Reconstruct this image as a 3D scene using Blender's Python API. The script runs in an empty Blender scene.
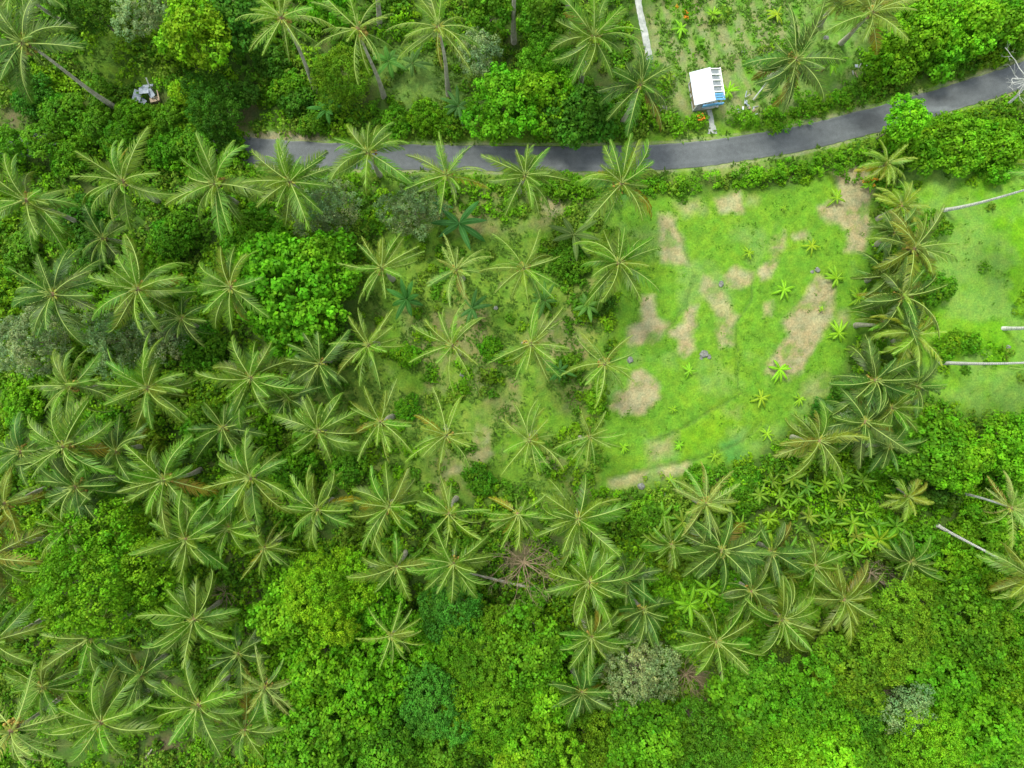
import bpy, math, random
import numpy as np
from mathutils import Vector, Matrix, Euler

SC = bpy.context.scene
COL = SC.collection
R = math.radians
CAM_H = 70.0
rng = np.random.default_rng(7)
random.seed(7)

# ------------------------------------------------------------------ basics
def S(z=0.0):                       # metres per photo pixel at height z (24 mm lens, 36 mm sensor)
    return 1.5 * (CAM_H - z) / 1024.0
def P(px, py, z=0.0):
    s = S(z)
    return ((px - 512) * s, (384 - py) * s)

def link(o):
    COL.objects.link(o); return o
def tag(o, label=None, cat=None, group=None, kind=None):
    if label: o['label'] = label
    if cat: o['category'] = cat
    if group: o['group'] = group
    if kind: o['kind'] = kind
    return o
def empty(name, loc, label, cat, group=None, rz=0):
    o = bpy.data.objects.new(name, None); link(o)
    o.location = loc; o.rotation_euler = (0, 0, rz); o.empty_display_size = .3
    return tag(o, label, cat, group)
def ob(name, me, parent=None, loc=(0, 0, 0), rot=(0, 0, 0), scale=1, color=None):
    o = bpy.data.objects.new(name, me); link(o)
    o.parent = parent; o.location = loc; o.rotation_euler = rot
    o.scale = (scale,)*3 if not hasattr(scale, '__len__') else scale
    if color is not None: o.color = (*color, 1)
    return o

def mesh_np(name, V, F, mats, mi=None, col=None, smooth=False):
    """V (n,3), F list/array of quads (m,4); col per-vertex (n,3)"""
    me = bpy.data.meshes.new(name)
    V = np.asarray(V, np.float32); F = np.asarray(F, np.int32)
    k = F.shape[1]
    me.vertices.add(len(V)); me.vertices.foreach_set('co', V.ravel())
    me.loops.add(F.size); me.loops.foreach_set('vertex_index', F.ravel())
    me.polygons.add(len(F))
    me.polygons.foreach_set('loop_start', np.arange(0, F.size, k, dtype=np.int32))
    me.polygons.foreach_set('loop_total', np.full(len(F), k, np.int32))
    for m in mats: me.materials.append(m)
    if mi is not None: me.polygons.foreach_set('material_index', np.asarray(mi, np.int32))
    me.update(calc_edges=True)
    if smooth: me.polygons.foreach_set('use_smooth', np.ones(len(F), bool))
    if col is not None:
        a = me.color_attributes.new('tint', 'FLOAT_COLOR', 'POINT')
        c = np.ones((len(V), 4), np.float32); c[:, :3] = col
        a.data.foreach_set('color', c.ravel())
    return me

class MB:
    """collects quads"""
    def __init__(s): s.v = []; s.f = []; s.m = []; s.c = []
    def add(s, V, F, m=0, c=(1, 1, 1)):
        b = len(s.v); s.v += [tuple(x) for x in V]
        for f in F: s.f.append(tuple(b + i for i in (f if len(f) == 4 else (*f, f[-1])))); s.m.append(m)
        s.c += [c] * len(V)
    def box(s, c, d, rot=None, m=0, col=(1, 1, 1)):
        M = (rot.to_matrix() if isinstance(rot, Euler) else rot) if rot else Matrix.Identity(3)
        V = [Vector(c) + M @ Vector((x*d[0]/2, y*d[1]/2, z*d[2]/2)) for x in (-1, 1) for y in (-1, 1) for z in (-1, 1)]
        s.add(V, [(0, 1, 3, 2), (4, 6, 7, 5), (0, 4, 5, 1), (2, 3, 7, 6), (0, 2, 6, 4), (1, 5, 7, 3)], m, col)
    def tube(s, pts, rad, n=8, m=0, col=(1, 1, 1), cap=True):
        pts = [Vector(p) for p in pts]
        V = []
        for i, p in enumerate(pts):
            t = (pts[min(i+1, len(pts)-1)] - pts[max(i-1, 0)]).normalized()
            a = t.cross(Vector((0, 0, 1)) if abs(t.z) < .9 else Vector((1, 0, 0))).normalized(); b = t.cross(a)
            r = rad[i] if hasattr(rad, '__len__') else rad
            V += [p + (a*math.cos(2*math.pi*k/n) + b*math.sin(2*math.pi*k/n))*r for k in range(n)]
        F = [(i*n+k, i*n+(k+1) % n, (i+1)*n+(k+1) % n, (i+1)*n+k) for i in range(len(pts)-1) for k in range(n)]
        if cap and n % 2 == 0:
            for o_ in (0, (len(pts)-1)*n):
                for k in range(n//2-1):
                    F.append((o_+k, o_+k+1, o_+n-2-k, o_+n-1-k))
        s.add(V, F, m, col)
    def build(s, name, mats, smooth=False):
        import bmesh
        me = bpy.data.meshes.new(name)
        fs = [tuple(dict.fromkeys(f)) for f in s.f]
        me.from_pydata(s.v, [], fs)
        for m in mats: me.materials.append(m)
        me.polygons.foreach_set('material_index', s.m)
        if smooth: me.polygons.foreach_set('use_smooth', [True]*len(fs))
        a = me.color_attributes.new('tint', 'FLOAT_COLOR', 'POINT')
        a.data.foreach_set('color', np.array([(*c, 1) for c in s.c], np.float32).ravel())
        me.update(); return me

# ------------------------------------------------------------------ noise + masks (numpy)
def vnoise(x, y, scale, seed):
    g = np.random.default_rng(seed).random((256, 256))
    u = np.asarray(x)/scale + 1000; v = np.asarray(y)/scale + 1000
    i = np.floor(u).astype(int); j = np.floor(v).astype(int)
    fx = u - i; fy = v - j; fx = fx*fx*(3-2*fx); fy = fy*fy*(3-2*fy)
    G = lambda a, b: g[a % 256, b % 256]
    return (G(i, j)*(1-fx)+G(i+1, j)*fx)*(1-fy) + (G(i, j+1)*(1-fx)+G(i+1, j+1)*fx)*fy
def fbm(x, y, scale, seed, o=4):
    t = 0; a = .5; n = 0
    for k in range(o):
        t = t + a*vnoise(x, y, scale/2**k, seed+k); n += a; a *= .55
    return t/n
def sdf(x, y, poly):                # signed distance (px units), negative inside
    x = np.asarray(x, float); y = np.asarray(y, float)
    d = np.full(x.shape, 1e9); ins = np.zeros(x.shape, bool)
    n = len(poly)
    for k in range(n):
        ax, ay = poly[k]; bx, by = poly[(k+1) % n]
        ex, ey = bx-ax, by-ay
        t = np.clip(((x-ax)*ex+(y-ay)*ey)/(ex*ex+ey*ey+1e-9), 0, 1)
        d = np.minimum(d, np.hypot(x-ax-t*ex, y-ay-t*ey))
        c = ((ay > y) != (by > y)) & (x < (bx-ax)*(y-ay)/((by-ay) if by != ay else 1e-9)+ax)
        ins ^= c
    return np.where(ins, -d, d)
def sdl(x, y, line):                # distance to a polyline
    d = np.full(np.shape(x), 1e9)
    for (ax, ay), (bx, by) in zip(line, line[1:]):
        ex, ey = bx-ax, by-ay
        t = np.clip(((x-ax)*ex+(y-ay)*ey)/(ex*ex+ey*ey+1e-9), 0, 1)
        d = np.minimum(d, np.hypot(x-ax-t*ex, y-ay-t*ey))
    return d
def step(d, e): return np.clip(.5 - d/(2*e), 0, 1)

# ------------------------------------------------------------------ materials
def newmat(name):
    m = bpy.data.materials.new(name); m.use_nodes = True
    nt = m.node_tree; nt.nodes.clear()
    return m, nt, nt.nodes, nt.links
def leaf_mat(name, rough=.55, trans=.3, base=None, spec=.3, tt=(1.25, 1.3, .6)):
    m, nt, N, L = newmat(name)
    out = N.new('ShaderNodeOutputMaterial')
    at = N.new('ShaderNodeAttribute'); at.attribute_name = 'tint'
    mul = N.new('ShaderNodeMix'); mul.data_type = 'RGBA'; mul.blend_type = 'MULTIPLY'; mul.inputs[0].default_value = 1
    L.new(at.outputs['Color'], mul.inputs[6])
    if base is None:
        oi = N.new('ShaderNodeObjectInfo'); L.new(oi.outputs['Color'], mul.inputs[7])
    else: mul.inputs[7].default_value = (*base, 1)
    p = N.new('ShaderNodeBsdfPrincipled'); p.inputs['Roughness'].default_value = rough
    p.inputs['Specular IOR Level'].default_value = spec
    L.new(mul.outputs[2], p.inputs['Base Color'])
    if trans:
        t = N.new('ShaderNodeBsdfTranslucent')
        m2 = N.new('ShaderNodeMix'); m2.data_type = 'RGBA'; m2.blend_type = 'MULTIPLY'; m2.inputs[0].default_value = 1
        L.new(mul.outputs[2], m2.inputs[6]); m2.inputs[7].default_value = (*tt, 1)
        L.new(m2.outputs[2], t.inputs['Color'])
        mx = N.new('ShaderNodeMixShader'); mx.inputs[0].default_value = trans
        L.new(p.outputs[0], mx.inputs[1]); L.new(t.outputs[0], mx.inputs[2]); L.new(mx.outputs[0], out.inputs[0])
    else: L.new(p.outputs[0], out.inputs[0])
    return m
def rough_mat(name, c1, c2, scale=3, rough=.85, bump=.3, detail=6, attr=False, c3=None, spec=.3):
    m, nt, N, L = newmat(name)
    out = N.new('ShaderNodeOutputMaterial'); p = N.new('ShaderNodeBsdfPrincipled')
    p.inputs['Roughness'].default_value = rough; p.inputs['Specular IOR Level'].default_value = spec
    tc = N.new('ShaderNodeTexCoord'); n1 = N.new('ShaderNodeTexNoise')
    n1.inputs['Scale'].default_value = scale; n1.inputs['Detail'].default_value = detail; n1.inputs['Roughness'].default_value = .65
    L.new(tc.outputs['Object'], n1.inputs['Vector'])
    cr = N.new('ShaderNodeValToRGB'); e = cr.color_ramp.elements
    e[0].position = .35; e[0].color = (*c1, 1); e[1].position = .65; e[1].color = (*c2, 1)
    if c3: x = e.new(.5); x.color = (*c3, 1)
    L.new(n1.outputs['Fac'], cr.inputs[0])
    src = cr.outputs[0]
    if attr:
        at = N.new('ShaderNodeAttribute'); at.attribute_name = 'tint'
        mul = N.new('ShaderNodeMix'); mul.data_type = 'RGBA'; mul.blend_type = 'MULTIPLY'; mul.inputs[0].default_value = 1
        L.new(src, mul.inputs[6]); L.new(at.outputs['Color'], mul.inputs[7]); src = mul.outputs[2]
    L.new(src, p.inputs['Base Color'])
    b = N.new('ShaderNodeBump'); b.inputs['Strength'].default_value = bump; b.inputs['Distance'].default_value = .03
    L.new(n1.outputs['Fac'], b.inputs['Height']); L.new(b.outputs[0], p.inputs['Normal'])
    L.new(p.outputs[0], out.inputs[0])
    return m

M_LEAF = leaf_mat('broad_leaf', .6, .32, spec=.12)
M_FROND = leaf_mat('palm_leaflet', .42, .26, spec=.26)
M_RIB = leaf_mat('palm_midrib', .6, 0, base=(.31, .42, .10), spec=.15)
M_BANANA = leaf_mat('banana_leaf', .5, .3, spec=.2)
M_TWIG = rough_mat('dead_twig', (.22, .17, .12), (.42, .36, .28), 5, attr=True)
M_BARK = rough_mat('tree_bark', (.12, .09, .06), (.28, .24, .18), 4, attr=True)
def trunk_mat(name='palm_bark', ca=(.33, .31, .21), cb=(.62, .59, .46)):
    m, nt, N, L = newmat(name)
    out = N.new('ShaderNodeOutputMaterial'); p = N.new('ShaderNodeBsdfPrincipled'); p.inputs['Roughness'].default_value = .85
    tc = N.new('ShaderNodeTexCoord')
    w = N.new('ShaderNodeTexWave'); w.bands_direction = 'Z'; w.inputs['Scale'].default_value = 1.6; w.inputs['Distortion'].default_value = 1.5
    n = N.new('ShaderNodeTexNoise'); n.inputs['Scale'].default_value = 2.3; n.inputs['Detail'].default_value = 8
    L.new(tc.outputs['Object'], w.inputs[0]); L.new(tc.outputs['Object'], n.inputs['Vector'])
    c1 = N.new('ShaderNodeValToRGB'); c1.color_ramp.elements[0].color = (*ca, 1); c1.color_ramp.elements[1].color = (*cb, 1)
    c1.color_ramp.elements[0].position = .3; c1.color_ramp.elements[1].position = .7
    L.new(n.outputs['Fac'], c1.inputs[0])
    mx = N.new('ShaderNodeMix'); mx.data_type = 'RGBA'; mx.blend_type = 'MULTIPLY'; mx.inputs[0].default_value = .35
    L.new(c1.outputs[0], mx.inputs[6]); L.new(w.outputs['Color'], mx.inputs[7]); L.new(mx.outputs[2], p.inputs['Base Color'])
    b = N.new('ShaderNodeBump'); b.inputs['Distance'].default_value = .02; L.new(w.outputs['Fac'], b.inputs['Height']); L.new(b.outputs[0], p.inputs['Normal'])
    L.new(p.outputs[0], out.inputs[0]); return m
M_TRUNK = trunk_mat()
M_PALET = trunk_mat('pale_palm_bark', (.50, .52, .46), (.78, .79, .73))
M_WTWIG = rough_mat('bleached_wood', (.36, .37, .33), (.60, .61, .57), 4)
M_NUT = rough_mat('coconut_husk', (.30, .17, .03), (.40, .33, .07), 6)

# ------------------------------------------------------------------ leaf clumps
def unit(v): return v/np.maximum(np.linalg.norm(v, axis=1, keepdims=True), 1e-9)
def leaves(C, N_, ln, wd, tint, g):
    """rhombic leaves: C centres, N_ approx normals"""
    n = len(C)
    N_ = unit(N_)
    t = g.normal(size=(n, 3)); t -= (t*N_).sum(1, keepdims=True)*N_; t = unit(t)
    b = np.cross(N_, t)
    l = ln*g.uniform(.7, 1.3, (n, 1)); w = wd*g.uniform(.7, 1.3, (n, 1))
    V = np.stack([C - t*l*.5, C + b*w*.5 + N_*w*.12, C + t*l*.5 - N_*l*.15, C - b*w*.5 + N_*w*.12], 1).reshape(-1, 3)
    F = np.arange(n*4).reshape(-1, 4)
    return V, F, np.repeat(tint, 4, 0)
def clump_leaves(centers, normals, r, leaf, per, g, tints, flat=.3, wr=.62):
    """centers (k,3): leafy puffs"""
    k = len(centers)
    d = g.normal(size=(k, per, 3)); d /= np.linalg.norm(d, axis=2, keepdims=True)
    d[..., 2] = np.abs(d[..., 2])*1.1 - .25
    rr = np.asarray(r).reshape(-1, 1, 1) if hasattr(r, '__len__') else r
    C = centers[:, None] + d*rr*(g.uniform(.45, 1.05, (k, per, 1)))
    Nn = d*.95 + normals[:, None]*.3 + np.array([0, 0, flat]) + g.normal(size=(k, per, 3))*.42
    tv = tints[:, None]*g.uniform(.72, 1.28, (k, per, 1))*(1+g.normal(size=(k, per, 3))*np.array([.08, .03, .1]))
    return leaves(C.reshape(-1, 3), Nn.reshape(-1, 3), leaf, leaf*wr, np.clip(tv.reshape(-1, 3), .003, 3), g)

STY = {  # clump radius, leaf length, leaves per clump, spacing factor, leaf width ratio, flatness of crown
    'round': (.46, .26, 40, 1.5, .75, .7),
    'fine':  (.36, .17, 38, 1.45, .65, .62),
    'big':   (.50, .30, 40, 1.6, .8, .75),
    'airy':  (.36, .17, 34, 1.5, .65, .7),
    'bush':  (.34, .22, 28, 1.4, .7, .6),
}
_crown = {}
def crown_mesh(style, rad, seed):
    key = (style, rad, seed)
    if key in _crown: return _crown[key]
    g = np.random.default_rng(hash((rad*10//1, seed, len(style), ord(style[0]))) % 99991 if False else int(rad*100)+seed*131+ord(style[0])*17)
    cr, leaf, per, sp, wr, fl = STY[style]
    nl = int(5 + rad*1.6)
    lob = [(np.zeros(3), rad*.42)]
    for i in range(nl):
        a = 2*math.pi*(i+g.uniform(-.35, .35))/nl; q = rad*g.uniform(.42, .78)
        lob.append((np.array([q*math.cos(a), q*math.sin(a), g.uniform(-.25, .05)*rad]), rad*g.uniform(.22, .44)))
    for i in range(nl//2):
        a = g.uniform(0, 6.28); q = rad*g.uniform(.1, .4)
        lob.append((np.array([q*math.cos(a), q*math.sin(a), g.uniform(.1, .28)*rad]), rad*g.uniform(.25, .38)))
    cs, ns, ts = [], [], []
    spc = cr*sp
    for li, (c, lr) in enumerate(lob):
        n = max(6, int(2*math.pi*lr*lr*1.35/(spc*spc)))
        i = np.arange(n)+.5
        z = 1-i/n*1.35; ph = i*2.39996+g.uniform(0, 6)
        q = np.sqrt(np.maximum(0, 1-z*z))
        d = np.stack([q*np.cos(ph), q*np.sin(ph), z], 1) + g.normal(size=(n, 3))*.12
        d = unit(d)
        pt = c + d*np.array([1, 1, .85])*lr*g.uniform(.72, 1.16, (n, 1))
        keep = np.ones(n, bool)
        for lj, (c2, r2) in enumerate(lob):
            if lj != li: keep &= np.linalg.norm((pt-c2)/np.array([1, 1, .85]), axis=1) > r2*.8
        keep &= g.random(n) > (.12 if style != 'airy' else .3)
        lt = g.uniform(.85, 1.15)*np.array([1+g.normal()*.08, 1, 1])
        cs.append(pt[keep]); ns.append(d[keep]); ts.append(np.tile(lt, (keep.sum(), 1))*g.uniform(.72, 1.3, (keep.sum(), 1))*(1+g.normal(size=(keep.sum(), 1))*np.array([.07, 0, 0])))
    # a few inner puffs low down so the crown is not hollow
    m = int(len(np.concatenate(cs))*.18)
    a = g.uniform(0, 6.28, m); q = rad*.75*np.sqrt(g.random(m))
    cs.append(np.stack([q*np.cos(a), q*np.sin(a), -g.uniform(.1, .35, m)*rad], 1)); ns.append(np.tile([0, 0, 1.], (m, 1))); ts.append(np.ones((m, 3))*.95)
    cs = np.concatenate(cs); cs[:, 2] *= fl/.7
    V, F, c = clump_leaves(cs, np.concatenate(ns), cr, leaf, per, g, np.concatenate(ts), wr=wr)
    me = mesh_np('crown_mesh', V, F, [M_LEAF], col=c)
    _crown[key] = me; return me

def limb_mesh(h, rad, g, spread=.8, n=6, thick=.16, col=(1, 1, 1), twigs=True, mat=None, depth=3, lean=(0, 0)):
    mb = MB()
    z0 = h*.45
    top = Vector((lean[0]*.5, lean[1]*.5, z0))
    mb.tube([(0, 0, -.15), (lean[0]*.2, lean[1]*.2, z0*.5), top], [thick*1.25, thick, thick*.85], 7, col=col)
    def grow(p, d, L, r, k):
        pts = [p]; q = p.copy(); dd = d.copy()
        for i in range(3):
            dd = (dd + Vector((random.uniform(-.25, .25), random.uniform(-.25, .25), random.uniform(-.05, .2)))).normalized()
            q = q + dd*L/3; pts.append(q.copy())
        mb.tube(pts, [r, r*.82, r*.65, r*.45], 5 if k > 1 else 4, col=col, cap=False)
        if k > 0:
            for j in range(random.choice((2, 3))):
                i = random.choice((1, 2, 3)); nd = (dd + Vector((random.uniform(-1, 1), random.uniform(-1, 1), random.uniform(-.2, .5)))*.85).normalized()
                grow(pts[i], nd, L*.66, r*.55, k-1)
    for i in range(n):
        a = 2*math.pi*(i+random.random()*.6)/n
        d = Vector((math.cos(a)*spread, math.sin(a)*spread, random.uniform(.3, .9))).normalized()
        grow(top, d, rad*.55, thick*.55, depth-1)
    return mb.build('limbs', [mat or M_BARK], smooth=True)

# colours (linear albedo)
C = dict(bright=(.13, .33, .008), mid=(.095, .26, .010), dark=(.06, .17, .012), teal=(.075, .26, .022), grey=(.205, .31, .12),
         lime=(.19, .38, .008), olive=(.13, .27, .010), pale=(.29, .39, .13), leaf=(.10, .285, .008), deep=(.055, .18, .010))
def jit(c, a=.08):
    return tuple(max(.003, v*(1+random.uniform(-a, a))) for v in c)

_limbs = [limb_mesh(6, 2.6, rng) for _ in range(3)]
def tree(px, py, rpx, h, style, colr, label, name='broadleaf_tree', cat='tree', group=None):
    zc = h*.72
    x, y = P(px, py, zc)
    rad = rpx*S(zc)
    base = min((1.6, 2.4, 3.2, 4.2), key=lambda b: abs(b-rad))
    r0 = empty(name, (x, y, 0), label, cat, group, random.uniform(0, 6.28))
    me = crown_mesh(style, base, random.choice((1, 2)))
    low = py > 585 and h < 12; vv = random.uniform(.84, 1.28) if low else random.uniform(.95, 1.25); h += random.uniform(-2, 1.6) if low else random.uniform(-.5, .5)
    sc = rad/base
    cz = h - base*.62*sc
    ob('trunk', random.choice(_limbs), r0, scale=(rad/2.6*.6, rad/2.6*.6, (cz+.2)/6))
    ob('crown', me, r0, (0, 0, max(.3, cz)), (0, 0, random.uniform(0, 6.28)), (sc, sc, sc*random.uniform(1.1, 1.4)), jit(tuple(v*vv for v in C[colr]), .07))
    return r0
_stems = [limb_mesh(1.2, .9, rng, thick=.04, depth=2) for _ in range(2)]
def bush(px, py, rpx, h, colr, label, style='bush', group=None):
    x, y = P(px, py, h*.6); rad = rpx*S(h*.6)
    base = min((1.0, 1.6, 2.4), key=lambda b: abs(b-rad)); sc = rad/base
    r0 = empty('bush', (x, y, 0), label, 'bush', group, random.uniform(0, 6.28))
    ob('stem', random.choice(_stems), r0, scale=(rad/.9*.7, rad/.9*.7, h/1.5))
    ob('foliage', crown_mesh(style, base, random.choice((1, 2))), r0, (0, 0, max(.25, h-base*.6*sc)), (0, 0, random.uniform(0, 6.28)), sc, jit(C[colr]))
    return r0

# ------------------------------------------------------------------ palm fronds
def frond_mesh(g, bend=60, width=.72, L=4.0, n=34, droop=35, side=0., lat=0., lw=.075, dead=False, tatter=.06):
    """rachis leaves the origin along +X and bends down; leaflets down both sides"""
    pts = []; K = 14; p = np.zeros(3); ang = 0.; yaw = 0.
    for i in range(K+1):
        pts.append(p.copy())
        t = i/K
        ang = -R(bend)*t**1.25; yaw = R(lat)*t
        p = p + np.array([math.cos(ang)*math.cos(yaw), math.cos(ang)*math.sin(yaw), math.sin(ang)])*(L/K)
    pts = np.array(pts)
    def at(t):
        f = t*K; i = min(int(f), K-1); q = pts[i]+(pts[i+1]-pts[i])*(f-i); T = pts[i+1]-pts[i]
        return q, T/np.linalg.norm(T)
    V, F, m, c = [], [], [], []
    # rachis: flattened ribbon-tube with 4 sides
    for i in range(K+1):
        t = i/K; r = .034*(1-t)**.8+.010
        T = at(min(t, .999))[1]; Sd = np.cross([0, 0, 1], T); Sd /= np.linalg.norm(Sd); U = np.cross(T, Sd)
        for a, b in ((1, 0), (0, .8), (-1, 0), (0, -.8)): V.append(pts[i]+Sd*a*r+U*b*r); c.append((1, 1, 1) if not dead else (.9, .6, .6))
    for i in range(K):
        for k in range(4): F.append((i*4+k, i*4+(k+1) % 4, i*4+4+(k+1) % 4, i*4+4+k)); m.append(1)
    tw = g.normal()*.25
    for sgn in (-1, 1):
        for j in range(n):
            t = .15+.85*(j+.5)/n
            if g.random() < tatter: continue
            q, T = at(min(t, .999)); Sd = np.cross([0, 0, 1], T); Sd /= np.linalg.norm(Sd); U = np.cross(T, Sd)
            prof = math.sin(math.pi*min(1, (t-.08)/.92)**.62)**.75 if t < 1 else 0
            ll = width*(.28+.9*prof)*g.uniform(.85, 1.12)*(1 if not dead else .9)
            al = R(66-38*t + g.normal()*5)
            dr = R(droop + sgn*side + tw*20*sgn + g.normal()*7)
            D1 = math.cos(al)*T + math.sin(al)*(sgn*math.cos(dr*.45)*Sd - math.sin(dr*.45)*U)
            D2 = math.cos(al*.8)*T + math.sin(al*.8)*(sgn*math.cos(dr*1.35)*Sd - math.sin(dr*1.35)*U)
            W = T*lw*.5
            a0 = q; a1 = q + D1*ll*.5; a2 = a1 + D2*ll*.5
            b = len(V); cc = g.uniform(.72, 1.28)*(.9+.25*t); hue = g.normal()*.07
            col = (cc*(1+hue), cc, cc)
            V.extend([a0-W*.8, a0+W*.8, a1+W, a1-W, a2+W*.25, a2-W*.25]); c.extend([col]*6)
            F.extend([(b, b+1, b+2, b+3), (b+3, b+2, b+4, b+5)]); m.extend([0, 0])
    return mesh_np('frond_mesh', np.array(V), np.array(F), [M_FROND, M_RIB], mi=m, col=np.array(c))
gf = np.random.default_rng(11)
FR = {
 'up':   [frond_mesh(gf, b, .55, 3.1, 30, 25, s, l) for b, s, l in ((35, 0, 5), (45, 8, -10), (30, -6, 8))],
 'lush': [frond_mesh(gf, b, w, 4.0, 40, d, s, l, lw=.085) for b, w, d, s, l in
          ((60, .75, 30, 0, 8), (75, .8, 30, 18, -12), (50, .72, 15, -15, 10), (85, .76, 34, 0, -6), (65, .84, 22, 38, 22), (70, .76, 25, -38, -24), (55, .8, 42, 8, 4), (95, .72, 25, -18, 28), (60, .8, 20, 30, -30), (80, .76, 28, -30, 6))],
 'thin': [frond_mesh(gf, b, w, 4.0, 40, d, s, l, lw=.062, tatter=.10) for b, w, d, s, l in
          ((45, .52, 38, 0, 6), (60, .56, 48, 15, -14), (40, .6, 30, -15, 10), (75, .54, 50, 0, -8), (55, .57, 36, 32, 20), (62, .54, 38, -32, -22))],
 'dead': [frond_mesh(gf, b, .5, 3.6, 26, 70, s, l, lw=.055, dead=True, tatter=.3) for b, s, l in ((95, 10, 14), (80, -10, -18))],
}
def heart_mesh():
    mb = MB(); g = random.Random(3)
    mb.tube([(0, 0, -.5), (0, 0, -.1), (0, 0, .35)], [.2, .26, .1], 8, 0, (1.1, .9, .6))
    for i in range(5):
        a = i*2.4; l = g.uniform(.9, 1.7); q = g.uniform(.15, .5)
        mb.tube([(0, 0, 0), (math.cos(a)*q*.4, math.sin(a)*q*.4, l*.55), (math.cos(a)*q, math.sin(a)*q, l)], [.06, .05, .012], 4, 1)
    for i in range(9):      # fibrous boots
        a = i*.7; mb.tube([(0, 0, -.15), (math.cos(a)*.3, math.sin(a)*.3, .1), (math.cos(a)*.55, math.sin(a)*.55, .2)], [.11, .09, .05], 5, 1, (.9, .75, .5))
    return mb.build('palm_heart', [M_BARK, M_RIB], True)
HEART = heart_mesh()
def nut_mesh():
    mb = MB(); g = random.Random(5)
    for i in range(8):
        a = g.uniform(-.9, .9); q = g.uniform(.35, .6); z = -g.uniform(.1, .55)
        c = Vector((math.cos(a)*q, math.sin(a)*q, z)); r = .11
        prof = [(-1, .05), (-.7, .7), (0, 1), (.7, .7), (1, .05)]
        mb.tube([c+Vector((0, 0, h*r*1.2)) for h, _ in prof], [w*r for _, w in prof], 6)
        mb.tube([(0, 0, 0), c+Vector((0, 0, .1))], .018, 4)
    return mb.build('coconuts', [M_NUT], True)
NUT = nut_mesh()
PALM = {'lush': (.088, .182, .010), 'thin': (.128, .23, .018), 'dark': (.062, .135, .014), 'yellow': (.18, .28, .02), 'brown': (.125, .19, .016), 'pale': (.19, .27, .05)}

def palm(px, py, rpx, h, typ, label, base=None, nf=None, group='coconut palms'):
    tr = .68 if px > 935 else 1
    x, y = P(px, py, h)
    if base: bx, by = P(*base, 0)
    else:                           # most trunks lean a little towards the middle of the clearing
        q = .4*h/(CAM_H-h); lx, ly = x*q, y*q; ll = math.hypot(lx, ly); k = min(1, 2.6/max(ll, .01))
        bx, by = x+lx*k+random.uniform(-.6, .6), y+ly*k+random.uniform(-.6, .6)
    r0 = empty('coconut_palm', (bx, by, 0), label, 'palm tree', group)
    dx, dy = x-bx, y-by
    mb = MB(); pts = []; rad = []
    k = 12
    for i in range(k+1):
        t = i/k; e = t**.75 if base else t**1.3
        pts.append((dx*(t*.5+e*.5) + .12*math.sin(t*5+px), dy*(t*.5+e*.5) + .12*math.sin(t*4+py), -.2+t*(h+.0)))
        rad.append((.26*(1-t)**3*.6+.17-.05*t)*tr)
    pts[-1] = (dx, dy, h-.15)
    mb.tube(pts, rad, 8)
    ob('trunk', mb.build('palm_trunk', [M_PALET if px > 935 else M_TRUNK], True), r0)
    thin = typ in ('thin', 'pale')
    sc = rpx*S(h)/(3.55 if thin else 3.3)
    cr = ob('crown', HEART, r0, (dx, dy, h-.2), (random.gauss(0, .10), random.gauss(0, .10), random.uniform(0, 6.28)), sc, (1, 1, 1))
    wd_ = random.uniform(0, 6.28); gap = random.uniform(0, 6.28); wk = random.uniform(.1, .5)
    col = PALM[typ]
    nf = nf or (random.randint(17, 21) if thin else random.randint(22, 27))
    a0 = random.uniform(0, 6.28)
    for i in range(nf):
        t = i/(nf-1)
        az = a0 + i*2.39996 + random.gauss(0, .22)
        az += wk*math.sin(az-wd_)
        if t > .3 and abs((az-gap+math.pi) % 6.283-math.pi) < .28 and random.random() < .7: continue
        e = 68 - 80*t**.8 + random.uniform(-12, 12) + 9*math.cos(az-wd_)
        setn = 'up' if t < .22 else ('thin' if thin else 'lush')
        me = random.choice(FR[setn])
        f = random.uniform(.76, 1.16)*(.55 if random.random() < .05 else 1)
        c = jit(col, .2)
        if t < .3: c = (c[0]*1.15, c[1]*1.15, c[2])
        if t > .85 and random.random() < .18: c = (c[1]*1.05, c[1]*.9, c[2]*.8)
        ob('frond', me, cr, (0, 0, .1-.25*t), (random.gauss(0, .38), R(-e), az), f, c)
    if random.random() < .3 or typ in ('brown', 'yellow'):
        for j in range(random.choice((1, 2))):
            ob('dead_frond', random.choice(FR['dead']), cr, (0, 0, -.3), (random.uniform(-.4, .4), R(random.uniform(15, 45)), random.uniform(0, 6.28)), .8, (.22, .17, .09))
    if random.random() < .75:
        for j in range(2): ob('coconut_cluster', NUT, cr, (0, 0, .12), (0, 0, random.uniform(0, 6.28)), 1.1)
    return r0

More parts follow.
